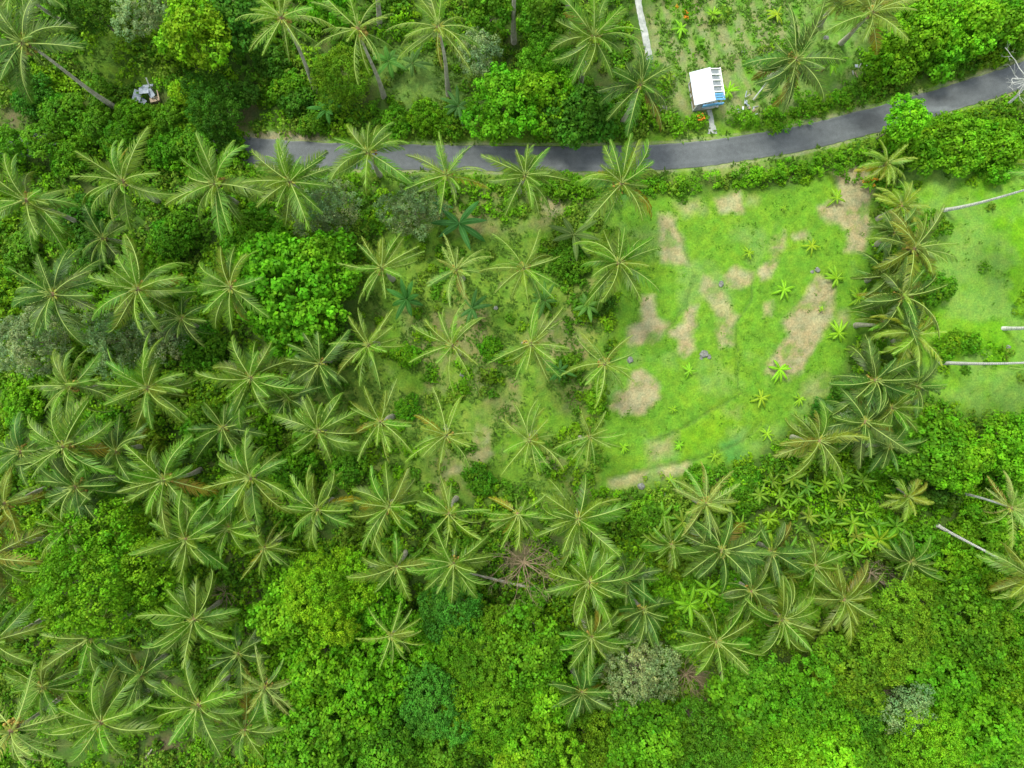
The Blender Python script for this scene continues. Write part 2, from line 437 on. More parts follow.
# ------------------------------------------------------------------ banana plants
def banana_meshes(g, n, L, W, e0=55, seed=0):
    mb = MB()
    for i in range(n):
        az = i*2.4+g.uniform(-.3, .3); e = R(e0-35*i/n+g.uniform(-20, 15)); K = 7
        p = Vector((0, 0, 0)); l = L*g.uniform(.6, 1.2); ca, sa = math.cos(az), math.sin(az); bend = R(g.uniform(55, 90))
        rows = []
        cc = g.uniform(.85, 1.2)
        for k in range(K+1):
            t = k/K; an = e-bend*t
            wv = W*(0.08 if t < .12 else math.sin(math.pi*min(1, (t-.05)/.95)**.8)**.6)*(.5) if t < 1 else .01
            sd = Vector((-sa, ca, 0)); up = Vector((-math.sin(an)*ca, -math.sin(an)*sa, math.cos(an)))
            dz = -wv*.35
            rows.append((p+sd*wv+up*dz, p+Vector((0, 0, .0)), p-sd*wv+up*dz))
            p = p+Vector((math.cos(an)*ca, math.cos(an)*sa, math.sin(an)))*(l/K)
        V = [v for r_ in rows for v in r_]
        F = []
        for k in range(K): F += [(k*3, k*3+1, k*3+4, k*3+3), (k*3+1, k*3+2, k*3+5, k*3+4)]
        mb.add(V, F, 0, (cc, cc, cc))
        mb.tube([r_[1]+Vector((0, 0, .012)) for r_ in rows], [.035*(1-.8*k/K) for k in range(K+1)], 4, 0, (2.2, 1.7, 2.5), cap=False)
    return mb.build('banana_leaves', [M_BANANA])
gb = random.Random(4)
BAN = [banana_meshes(gb, n, 1.9, .36) for n in (7, 8, 9, 10)] 
BANS = [banana_meshes(gb, n, 1.25, .26, 40) for n in (8, 9, 11)]
def stem_mesh():
    mb = MB(); mb.tube([(0, 0, -.1), (0, 0, .5), (.02, 0, 1.05)], [.13, .10, .07], 8, 0, (1, 1, 1)); return mb.build('banana_stem', [M_BANANA], True)
BSTEM = stem_mesh()
def banana(px, py, rpx, label, colr=(.17, .33, .015), group='banana plants', big=None):
    big = rpx > 13 if big is None else big
    h = 2.0 if big else .7
    x, y = P(px, py, h+.3); r = rpx*S(h)
    r0 = empty('banana_plant', (x, y, 0), label, 'banana plant', group, random.uniform(0, 6.28))
    ob('stem', BSTEM, r0, scale=(1 if big else .6, 1 if big else .6, h), color=(.22, .26, .06))
    me = random.choice(BAN if big else BANS)
    ob('crown', me, r0, (0, 0, h), (0, 0, random.uniform(0, 6.28)), r/(1.55 if big else 1.1), jit(colr, .12))
    return r0
# ------------------------------------------------------------------ ROAD + GROUND
ROAD = [(-900, 300), (-300, 190), (-100, 158), (60, 141), (150, 142), (245, 150), (300, 154), (360, 156.5), (420, 157.5), (500, 158.5), (560, 159), (620, 158.5), (670, 156.5),
        (710, 153), (750, 147), (790, 140.5), (830, 131.5), (870, 121.5), (910, 110), (950, 98.5), (990, 86), (1024, 74), (1120, 35), (1400, -120), (2200, -600)]
def smooth_line(pts, n=8):
    out = []
    for i in range(len(pts)-1):
        p0, p1, p2, p3 = pts[max(i-1, 0)], pts[i], pts[i+1], pts[min(i+2, len(pts)-1)]
        for k in range(n):
            t = k/n
            out.append(tuple(.5*((2*p1[a])+(-p0[a]+p2[a])*t+(2*p0[a]-5*p1[a]+4*p2[a]-p3[a])*t*t+(-p0[a]+3*p1[a]-3*p2[a]+p3[a])*t**3) for a in (0, 1)))
    out.append(pts[-1]); return out
ROADS = smooth_line(ROAD)
PATH = smooth_line([(634, -60), (637, -10), (640, 12), (645, 35), (650, 60)])
LAWN = [(612, 205), (650, 196), (700, 192), (780, 190), (840, 165), (872, 172), (880, 230), (872, 330), (850, 350), (840, 395), (790, 425), (760, 455), (735, 468), (690, 478), (640, 492), (600, 492), (596, 440), (612, 380), (615, 300)]
FIELD = [(905, 165), (950, 150), (1020, 168), (1300, 150), (1300, 440), (1024, 420), (985, 425), (950, 405), (925, 400), (918, 330), (925, 260), (905, 200)]
CLEAR = [(430, 205), (600, 195), (625, 260), (612, 380), (600, 480), (560, 500), (440, 500), (360, 480), (345, 430), (330, 395), (365, 330), (360, 250)]
GARDEN = [(600, -200), (655, 0), (640, 60), (668, 80), (660, 115), (740, 122), (800, 105), (870, 90), (860, 40), (900, 0), (960, -200)]
OPEN_N = [(85, 25), (130, 22), (155, 40), (165, 75), (120, 90), (95, 75), (70, 60)]
OPEN_N2 = [(375, 40), (420, 45), (500, 60), (510, 100), (480, 118), (385, 100)]
def z3(pts, ox, oy): return [(ox+a/3, oy+b/3) for a, b in pts]
SOIL = [  # polygon, strength
 (z3([(395, 115), (430, 120), (435, 180), (470, 210), (440, 250), (390, 270), (350, 265), (355, 210), (385, 190)], 512, 256), 1),
 (z3([(530, 145), (555, 150), (550, 215), (540, 240), (545, 280), (520, 300), (500, 285), (505, 255), (470, 240), (475, 220), (510, 190)], 512, 256), 1),
 (z3([(385, 335), (440, 380), (450, 430), (420, 460), (380, 475), (350, 470), (330, 478), (295, 450), (310, 420), (345, 395), (355, 350)], 512, 256), 1),
 (z3([(660, 35), (720, 45), (715, 85), (680, 100), (640, 90), (630, 60)], 512, 256), .9),
 (z3([(570, 50), (600, 70), (640, 120), (660, 170), (680, 180), (665, 220), (665, 270), (625, 280), (610, 230), (600, 150), (560, 100)], 512, 256), .8),
 (z3([(405, 560), (490, 540), (480, 590), (420, 620)], 512, 256), .7),
 (z3([(285, 665), (430, 635), (540, 620), (530, 650), (420, 680), (290, 700)], 512, 256), .8),
 ([(770, 243), (779, 240), (778, 256), (770, 278), (760, 282), (757, 275), (762, 262), (770, 256)], 1),
 (z3([(752, 145), (775, 140), (775, 180), (750, 180)], 512, 256), .8),
 (z3([(640, 460), (690, 455), (682, 480), (645, 478)], 512, 256), .4),
 (z3([(440, 640), (490, 650), (500, 700), (540, 790), (445, 790)], 512, 0), .9),
 (z3([(490, 610), (560, 600), (580, 630), (520, 650)], 512, 0), .7),
 (z3([(610, 590), (680, 580), (695, 640), (620, 640)], 512, 0), .9),
 (z3([(708, 595), (735, 595), (732, 615), (705, 612)], 512, 0), .6),
 (z3([(580, 505), (680, 490), (760, 480), (770, 500), (680, 520), (590, 530)], 512, 0), .45),
 (z3([(80, 600), (150, 590), (155, 640), (110, 640)], 512, 0), .8),
 (z3([(190, 510), (290, 500), (320, 560), (300, 620), (310, 680), (285, 755), (235, 755), (245, 690), (205, 675), (160, 655), (150, 615), (200, 610), (215, 570)], 768, 0), 1),
 (z3([(5, 730), (45, 695), (50, 740), (10, 778)], 768, 0), 1),
 (z3([(70, 705), (110, 690), (120, 715), (80, 720)], 768, 0), .9),
 (z3([(140, 60), (195, 70), (190, 180), (150, 260), (110, 340), (60, 370), (0, 360), (0, 330), (60, 240), (45, 190), (90, 160)], 768, 256), 1),
 (z3([(212, 170), (242, 168), (240, 200), (200, 215)], 768, 256), .7),
 (z3([(110, 380), (170, 350), (200, 380), (150, 440), (100, 420)], 768, 256), .5),
 (z3([(660, 505), (705, 520), (710, 600), (650, 645), (570, 655), (590, 600), (640, 590)], 256, 256), .75),
 (z3([(640, 340), (720, 350), (700, 400), (640, 420)], 256, 256), .4),
 (z3([(130, 180), (180, 190), (190, 240), (120, 290), (100, 250)], 512, 256), .55),
 (z3([(70, 600), (160, 610), (150, 660), (80, 660)], 512, 256), .55),
 ([(545, 315), (575, 318), (570, 345), (540, 338)], .6),
 ([(398, 300), (420, 305), (425, 330), (405, 345)], .3),
]
BROWN = [ # leaf litter showing between trees
 ([(225, 85), (250, 95), (258, 118), (245, 135), (232, 128)], .8), ([(225, 570), (250, 560), (258, 610), (245, 650), (228, 620)], .8), ([(140, 655), (165, 650), (178, 690), (150, 690)], .7),
 ([(150, 735), (180, 730), (180, 760), (150, 768)], .8), ([(30, 640), (50, 635), (55, 665), (35, 665)], .6), ([(505, 545), (545, 545), (545, 600), (505, 600)], .8), ([(675, 670), (705, 670), (705, 695), (675, 695)], .9),
 ([(235, 420), (258, 420), (258, 450), (240, 455)], .4), ([(215, 215), (235, 218), (232, 245), (218, 240)], .7), ([(860, 555), (900, 552), (905, 585), (860, 590)], .5), ([(0, 110), (20, 108), (22, 130), (5, 135)], .7), ([(555, 380), (590, 395), (585, 415), (560, 410)], .5)]
FIRM = [z3([(480, 540), (690, 440), (695, 510), (600, 560), (520, 600)], 512, 256)]
TEAL = [z3([(625, 555), (690, 535), (700, 610), (640, 625)], 512, 256), [(600, 180), (640, 178), (640, 196), (604, 200)]]
DITCH = [[(z[0], z[1]) for z in z3([(725, 60), (720, 130), (680, 190), (675, 260), (682, 400)], 512, 256)], z3([(690, 415), (600, 465), (500, 525), (420, 560)], 512, 256),
         z3([(280, 672), (430, 638), (560, 610), (690, 560), (750, 500)], 512, 256), z3([(550, 60), (520, 150), (470, 215)], 512, 256), z3([(485, 650), (510, 720), (540, 790)], 512, 0)]

def px_of(x, y): s = S(0); return 512+np.asarray(x)/s, 384-np.asarray(y)/s
def lerp(a, b, t): return a*(1-t[..., None]) + np.asarray(b)*t[..., None]
def ground_colour(X, Y):
    x, y = px_of(X, Y)
    wx = (fbm(X, Y, 2.2, 21)-.5)*16; wy = (fbm(X, Y, 2.2, 33)-.5)*16
    wx2 = (fbm(X, Y, .9, 41, 4)-.5)*11; wy2 = (fbm(X, Y, .9, 47, 4)-.5)*11
    u, v = x+wx*.3+wx2*.7, y+wy*.3+wy2*.7
    n1 = fbm(X, Y, 7, 1); n2 = fbm(X, Y, 1.6, 2, 5); n3 = fbm(X, Y, .5, 3, 3)
    n1s = np.clip((n1-.5)*3+.5, 0, 1); n2s = np.clip((n2-.5)*3+.5, 0, 1)
    c = np.zeros(x.shape+(3,))+np.array([.06, .13, .018])
    c = lerp(c, (.075, .13, .02), n1s*.6); c = lerp(c, (.11, .10, .045), np.clip((n2s-.6)*2, 0, 1)*.5)
    # open grass
    def grass(c, w, a, b, d):
        g_ = lerp(np.zeros(c.shape)+np.array(a), b, n1s); g_ = lerp(g_, d, n2s*.6)
        g_ = g_*(.87+.26*np.clip((n3[..., None]-.5)*2.5+.5, 0, 1))
        return c*(1-w[..., None])+g_*w[..., None]
    c = grass(c, step(sdf(u, v, CLEAR), 14), (.13, .26, .018), (.18, .26, .045), (.09, .22, .015))
    c = lerp(c, (.25, .20, .11), step(sdf(u, v, CLEAR), 14)*np.clip((fbm(X, Y, 3.5, 77)-.52)*5, 0, 1)*.6)
    gar = step(sdf(u, v, GARDEN), 10)
    c = grass(c, gar, (.14, .25, .04), (.10, .26, .02), (.21, .24, .10))
    # furrows of the vegetable beds
    q = ((x-655)*.93-(y)*.36)/17
    fur = np.clip(np.sin(q*2*np.pi+(n1-.5)*5)*1.6+(n2-.5)*3+(n1s-.4)*1.2, 0, 1)*gar*(x < 800)
    c = lerp(c, (.30, .25, .16), fur*.4)
    c = grass(c, step(sdf(u, v, OPEN_N), 10), (.12, .23, .02), (.14, .26, .02), (.08, .17, .02))
    c = grass(c, step(sdf(u, v, OPEN_N2), 14), (.12, .22, .03), (.14, .24, .05), (.09, .19, .03))
    # verges
    rd = sdl(x, y, ROADS)
    c = grass(c, step(rd-26-(n2-.5)*12, 8)*(x > 240), (.12, .28, .012), (.14, .28, .015), (.19, .26, .06))
    lw = step(sdf(u, v, LAWN), 8)
    c = grass(c, lw, (.125, .28, .018), (.165, .31, .018), (.10, .25, .022))
    for p in FIRM: c = grass(c, step(sdf(u, v, p), 5)*.85, (.14, .30, .01), (.16, .33, .012), (.12, .27, .01))
    for p in TEAL: c = grass(c, step(sdf(u, v, p), 4)*.8, (.07, .23, .045), (.07, .23, .045), (.06, .20, .04))
    c = grass(c, step(sdf(u, v, FIELD), 10), (.125, .32, .008), (.16, .34, .022), (.105, .29, .008))
    # grey-green worn grass
    worn = np.clip((fbm(X, Y, 5, 61)-.53)*7, 0, 1)*np.maximum(lw, step(sdf(u, v, FIELD), 10))
    c = lerp(c, (.20, .30, .10), worn*.4)
    # bare soil
    s_ = np.zeros(x.shape)
    for p, w in SOIL: s_ = np.maximum(s_, step(sdf(u, v, p), 3.2 if w > .7 else 6)*w)
    tan = lerp(np.zeros(c.shape)+np.array([.36, .335, .185]), (.28, .25, .13), n2s); tan = tan*(.82+.36*n3[..., None])
    k = s_*np.clip(1.15-np.clip((n2-.58)*6, 0, .8), 0, 1)
    c = c*(1-k[..., None])+tan*k[..., None]
    br = np.zeros(x.shape)
    for p, w in BROWN: br = np.maximum(br, step(sdf(u, v, p), 8)*w)
    c = lerp(c, (.17, .12, .085), br*(.6+.4*n2s))
    # gravel shoulder
    c = lerp(c, (.33, .31, .22), step(np.abs(rd-14.5)-1.2-(n2-.5)*5, 1.2)*.6*(x > 235))
    c = lerp(c, (.30, .25, .17), step(np.hypot((x-285)/45, (y-136)/5)*10-10, 3)*.8)
    for L_ in DITCH: c = lerp(c, (.075, .14, .03), step(sdl(u*.6+x*.4, v*.6+y*.4, L_)-.8, .9)*.6)
    return np.clip(c, .005, .9)
def ground_height(X, Y):
    x, y = px_of(X, Y)
    rd = sdl(x, y, ROADS)*S(0)
    amp = np.clip((rd-2.0)/3, 0, 1)
    hut = np.clip((np.hypot(X-P(705, 100)[0], Y-P(705, 100)[1])-3.2)/2, 0, 1)
    amp = amp*np.clip((sdl(x, y, PATH)*S(0)-.8)/1.2, 0, 1)
    h = (fbm(X, Y, 9, 5, 3)-.5)*.35+(fbm(X, Y, 1.1, 6, 2)-.5)*.10
    for L_ in DITCH: h = h-.16*np.exp(-(sdl(x, y, L_)/2.0)**2)
    return h*amp*hut-.004
def axis(lo, hi, st, far):
    a = list(np.arange(lo, hi+st/2, st)); out = []; d = st; v = hi
    while v < far: d *= 1.35; v += d; out.append(v)
    b = []; d = st; v = lo
    while v > -far: d *= 1.35; v -= d; b.append(v)
    return np.array(b[::-1]+a+out)
ax, ay = axis(-56, 56, .2, 2500), axis(-42, 42, .2, 2500)
GX, GY = np.meshgrid(ax, ay, indexing='ij')
gc = ground_colour(GX, GY); gz = ground_height(GX, GY)
V = np.stack([GX, GY, gz], -1).reshape(-1, 3)
nx, ny = len(ax), len(ay)
I = (np.arange(nx-1)[:, None]*ny+np.arange(ny-1)[None]).ravel()
def ground_mat():
    m, nt, N, L = newmat('ground_cover')
    out = N.new('ShaderNodeOutputMaterial'); p = N.new('ShaderNodeBsdfPrincipled'); p.inputs['Roughness'].default_value = .95; p.inputs['Specular IOR Level'].default_value = .15
    at = N.new('ShaderNodeAttribute'); at.attribute_name = 'tint'; tc = N.new('ShaderNodeTexCoord')
    n = N.new('ShaderNodeTexNoise'); n.inputs['Scale'].default_value = 5; n.inputs['Detail'].default_value = 6; n.inputs['Roughness'].default_value = .8
    n2 = N.new('ShaderNodeTexNoise'); n2.inputs['Scale'].default_value = 1.1; n2.inputs['Detail'].default_value = 4
    L.new(tc.outputs['Object'], n.inputs['Vector']); L.new(tc.outputs['Object'], n2.inputs['Vector'])
    r = N.new('ShaderNodeValToRGB'); e = r.color_ramp.elements; e[0].position = .3; e[0].color = (.55, .6, .55, 1); e[1].position = .7; e[1].color = (1.4, 1.35, 1.3, 1)
    L.new(n.outputs['Fac'], r.inputs[0])
    r2 = N.new('ShaderNodeValToRGB'); e = r2.color_ramp.elements; e[0].position = .35; e[0].color = (.85, .95, .95, 1); e[1].position = .65; e[1].color = (1.12, 1.03, 1.0, 1)
    L.new(n2.outputs['Fac'], r2.inputs[0])
    a = N.new('ShaderNodeMix'); a.data_type = 'RGBA'; a.blend_type = 'MULTIPLY'; a.inputs[0].default_value = 1
    b = N.new('ShaderNodeMix'); b.data_type = 'RGBA'; b.blend_type = 'MULTIPLY'; b.inputs[0].default_value = 1
    L.new(at.outputs['Color'], a.inputs[6]); L.new(r.outputs[0], a.inputs[7]); L.new(a.outputs[2], b.inputs[6]); L.new(r2.outputs[0], b.inputs[7])
    L.new(b.outputs[2], p.inputs['Base Color'])
    bu = N.new('ShaderNodeBump'); bu.inputs['Strength'].default_value = .8; bu.inputs['Distance'].default_value = .12
    L.new(n.outputs['Fac'], bu.inputs['Height']); L.new(bu.outputs[0], p.inputs['Normal']); L.new(p.outputs[0], out.inputs[0]); return m
me = mesh_np('ground', V, np.stack([I, I+ny, I+ny+1, I+1], 1), [ground_mat()], col=gc.reshape(-1, 3), smooth=True)
tag(ob('ground', me), kind='structure')

def ribbon(line, wl, wr, z, cross=6, seed=1, jag=.06, thick=.06):
    g = random.Random(seed)
    pts = [Vector((*P(*p), 0)) for p in line]
    # resample each ~.5 m
    rs = [pts[0]]
    for a, b in zip(pts, pts[1:]):
        n = max(1, min(12, int((b-a).length/.45)))
        rs += [a+(b-a)*k/n for k in range(1, n+1)]
    V, F = [], []
    for i, p in enumerate(rs):
        t = (rs[min(i+2, len(rs)-1)]-rs[max(i-2, 0)]).normalized(); nrm = Vector((-t.y, t.x, 0))
        l = wl+g.uniform(-jag, jag); r = wr+g.uniform(-jag, jag)
        V.append(p+nrm*l+Vector((0, 0, z-thick)))
        for k in range(cross+1): V.append(p+nrm*(l-(l+r)*k/cross)+Vector((0, 0, z+.02*math.sin(math.pi*k/cross))))
        V.append(p-nrm*r+Vector((0, 0, z-thick)))
    w = cross+3
    for i in range(len(rs)-1):
        for k in range(w-1): F.append((i*w+k, (i+1)*w+k, (i+1)*w+k+1, i*w+k+1))
    return V, F
def asphalt():
    m, nt, N, L = newmat('worn_asphalt')
    out = N.new('ShaderNodeOutputMaterial'); p = N.new('ShaderNodeBsdfPrincipled'); p.inputs['Roughness'].default_value = .8
    tc = N.new('ShaderNodeTexCoord')
    def noise(s, d): n = N.new('ShaderNodeTexNoise'); n.inputs['Scale'].default_value = s; n.inputs['Detail'].default_value = d; L.new(tc.outputs['Object'], n.inputs['Vector']); return n
    def ramp(src, a, b, p0=.35, p1=.65): r = N.new('ShaderNodeValToRGB'); e = r.color_ramp.elements; e[0].position = p0; e[1].position = p1; e[0].color = (*a, 1); e[1].color = (*b, 1); L.new(src, r.inputs[0]); return r
    def mul(a, b): x = N.new('ShaderNodeMix'); x.data_type = 'RGBA'; x.blend_type = 'MULTIPLY'; x.inputs[0].default_value = 1; L.new(a, x.inputs[6]); L.new(b, x.inputs[7]); return x.outputs[2]
    at = N.new('ShaderNodeAttribute'); at.attribute_name = 'tint'
    a = ramp(noise(.28, 5).outputs['Fac'], (.078, .089, .092), (.104, .117, .119))
    b = ramp(noise(2.2, 6).outputs['Fac'], (.9, .9, .9), (1.08, 1.08, 1.08)); n9 = noise(30, 3)
    c = ramp(n9.outputs['Fac'], (.75, .75, .75), (1.25, 1.25, 1.25))
    col = mul(mul(mul(a.outputs[0], b.outputs[0]), c.outputs[0]), at.outputs['Color'])
    L.new(col, p.inputs['Base Color'])
    bu = N.new('ShaderNodeBump'); bu.inputs['Strength'].default_value = .3; bu.inputs['Distance'].default_value = .02; L.new(n9.outputs['Fac'], bu.inputs['Height']); L.new(bu.outputs[0], p.inputs['Normal'])
    L.new(p.outputs[0], out.inputs[0]); return m
V, F = ribbon(ROADS, 1.3, 1.3, .035, 16)
V = np.array([tuple(v) for v in V]); tint = np.ones((len(V), 3))
cr = np.arange(len(V)) % 19
X_, Y_ = V[:, 0], V[:, 1]
tint *= (1+.10*(np.isin(cr, (4, 5, 13, 14)))+.03)[:, None]                 # worn wheel tracks
edge = np.isin(cr, (0, 1, 17, 18)); e_n = fbm(X_, Y_, 1.2, 90)
tint[edge] = np.array([1.9, 1.9, 1.6])*(.7+.6*e_n[edge])[:, None]
xx, yy = px_of(X_, Y_)
dark = step(np.hypot((xx-867)/14, (yy-122)/9)*10-10+(fbm(X_, Y_, .8, 4)-.5)*14, 3)      # darker repair patches
dark2 = step(np.hypot((xx-925)/30, (yy-99)/3)*10-10+(fbm(X_, Y_, .8, 4)-.5)*14, 3)
tint *= (1-.3*np.maximum(dark, dark2*.8))[:, None]
lite = step(np.hypot((xx-930)/40, (yy-109)/2.2)*10-10+(fbm(X_, Y_, .8, 8)-.5)*14, 3); tint *= (1+.5*lite)[:, None]
tag(ob('road', mesh_np('road', V, np.array(F), [asphalt()], col=tint, smooth=True)), kind='structure')
M_CONC = rough_mat('worn_concrete', (.22, .25, .22), (.44, .46, .42), 1.6)
V, F = ribbon(PATH, .33, .33, .03, 3, jag=.04); mb = MB(); mb.add(V, F); tag(ob('path', mb.build('path', [M_CONC])), kind='structure')
V, F = ribbon([(709, 110), (711, 118), (712, 126), (712, 131)], .24, .24, .03, 2, 5, .02); mb = MB(); mb.add(V, F)
x, y = P(712.3, 130.5); mb.add([(x-.5, y-.35, .036), (x+.5, y-.35, .036), (x+.3, y+.5, .036), (x-.3, y+.5, .036)], [(0, 1, 2, 3)])
tag(ob('hut_path', mb.build('hut_path', [M_CONC])), kind='structure')

# ------------------------------------------------------------------ UNDERGROWTH (uncountable ground cover, stuff)
def scatter(n, seed, accept):
    g = np.random.default_rng(seed)
    X = g.uniform(-58, 58, n); Y = g.uniform(-44, 44, n); x, y = px_of(X, Y)
    w = accept(X, Y, x, y); k = g.random(n) < w
    return X[k], Y[k], x[k], y[k], g
HEDGE_N = [(655, 121), (700, 121), (760, 121), (800, 116), (840, 106), (880, 92)]
def dens(X, Y, x, y):
    d = np.ones(x.shape)
    nz = fbm(X, Y, 4, 12, 3)
    for p, e, k in ((LAWN, 5, 1), (FIELD, 6, .97), (GARDEN, 8, .97), (OPEN_N, 8, .9), (OPEN_N2, 10, .8)):
        d *= 1-step(sdf(x, y, p), e)*k
    cl = step(sdf(x, y, CLEAR), 20)
    d *= 1-cl*np.clip(1.15-(nz-.40)*5, .25, 1)
    for p, w in SOIL+BROWN: d *= 1-step(sdf(x, y, p)-4, 4)*w*.75
    d *= 1-step(sdl(x, y, PATH)-15, 3)
    d *= 1-step(np.hypot(x-704, y-95)-26, 3); d *= 1-step(np.hypot(x-712, y-124)-11, 3)
    d *= 1-step(np.hypot(x-150, y-88)-15, 3)
    d *= np.clip((fbm(X, Y, 2.5, 15, 3)-.3)*6, .5, 1)
    rd = sdl(x, y, ROADS); d *= np.where(x > 240+(nz-.5)*90, 1-step(rd-22, 3), 1-step(rd-6, 3))
    return d
X, Y, x, y, g = scatter(13500, 5, dens)
rd = sdl(x, y, ROADS)*S(0)
cl = step(sdf(x, y, CLEAR), 20)
gro = np.clip(.3+step(sdf(x, y, [(-80, 120), (330, 160), (350, 500), (640, 530), (640, 850), (-80, 850)]), 20)+step(sdf(x, y, [(620, 490), (900, 430), (1150, 430), (1150, 850), (620, 850)]), 20), 0, 1)
bh = np.clip((fbm(X, Y, 4, 8, 3)-.25)*3.6, .35, 2.3)*(.75+.75*gro)*g.uniform(.6, 1.3, len(X)); bh = np.where(cl > .4, bh*.35, bh); west = x < 238; bh = np.where(west | (rd > 3), bh, np.minimum(bh, np.maximum(.5, rd-1.5))); 
br_ = np.clip(bh*.75, .35, 1.5)*g.uniform(.8, 1.3, len(X)); br_ = np.where(west, br_, np.minimum(br_, np.maximum(.3, rd-1.6)))
pal = np.array([(.105, .28, .008), (.15, .37, .006), (.08, .21, .010), (.165, .34, .008), (.09, .25, .010), (.15, .27, .020), (.125, .32, .006)])
ci = (fbm(X, Y, 6, 18, 2)*9+g.uniform(-1, 1, len(X))).astype(int) % len(pal)
cs, ns, ts, rr = [], [], [], []
gz_ = ground_height(X, Y)
for i in range(len(X)):
    m = max(4, int(1.7*(br_[i]/.40)**2)); m = min(m, 13)
    k = np.arange(m)+.5; z = 1-k/m*1.05; ph = k*2.39996+i; q = np.sqrt(np.maximum(0, 1-z*z))
    d = np.stack([q*np.cos(ph), q*np.sin(ph), z], 1)
    s_ = g.uniform(.75, 1.15, (m, 1))
    cs.append(np.array([X[i], Y[i], gz_[i]+.1])+d*s_*np.array([br_[i], br_[i], bh[i]*.8])); ns.append(d); ts.append(np.tile(pal[ci[i]]*g.uniform(.8, 1.25), (m, 1))*g.uniform(.85, 1.15, (m, 1)))
cs = np.concatenate(cs); ns = np.concatenate(ns); ts = np.concatenate(ts)
V, F, c = clump_leaves(cs, ns, .40, .28, 16, g, ts, wr=.72)
M_STUFF = leaf_mat('undergrowth_leaf', .6, .3, base=(1, 1, 1), spec=.12)
print('undergrowth leaves', len(F))
tag(ob('undergrowth', mesh_np('undergrowth', V, F, [M_STUFF], col=c)), kind='stuff')
# low weeds and grass tufts
def wd(X, Y, x, y):
    d = np.zeros(x.shape)
    for p, k in ((LAWN, .35), (FIELD, .35), (GARDEN, .7), (OPEN_N, 1), (OPEN_N2, 1), (CLEAR, 1)): d = np.maximum(d, step(sdf(x, y, p), 8)*k*(.35 if p is FIELD else 1))
    rd = sdl(x, y, ROADS); d = np.maximum(d, step(rd-26, 6)); d *= rd > 15
    for p, w in SOIL: d *= 1-step(sdf(x, y, p)+1, 3)*.93*w
    d *= 1-step(sdl(x, y, PATH)-4, 1)
    return d*np.clip((fbm(X, Y, 1.8, 25, 4)-.40)*6, .03, 1)
X, Y, x, y, g = scatter(42000, 9, wd)
base = np.stack([X, Y, ground_height(X, Y)], 1)
lw = step(sdf(x, y, LAWN), 6)+step(sdf(x, y, FIELD), 6)
t0 = np.where((lw > .3)[:, None], np.array([.115, .27, .02]), np.array([.10, .20, .025]))*g.uniform(.8, 1.3, (len(X), 1))
hgt = np.where(lw > .3, .10, .2)*g.uniform(.6, 1.8, len(X))
per = 7; n = len(X)
a = g.uniform(0, 6.28, (n, per)); q = hgt[:, None]*g.uniform(.5, 1.5, (n, per))
B = base[:, None]+np.stack([np.cos(a)*q*.35, np.sin(a)*q*.35, np.zeros_like(a)], 2)
T = base[:, None]+np.stack([np.cos(a)*q*1.5, np.sin(a)*q*1.5, hgt[:, None]*g.uniform(.5, 1.3, (n, per))], 2)
w = np.stack([-np.sin(a), np.cos(a), np.zeros_like(a)], 2)*(hgt[:, None, None]*.28)
mid = (B+T)/2+np.array([0, 0, .03])
V = np.stack([B, mid+w, T, mid-w], 2).reshape(-1, 3)
c = np.repeat((t0[:, None]*g.uniform(.8, 1.25, (n, per, 1))).reshape(-1, 3), 4, 0)
tag(ob('weeds', mesh_np('weeds', V, np.arange(len(V)).reshape(-1, 4), [M_STUFF], col=c)), kind='stuff')
print('weeds', n*per)
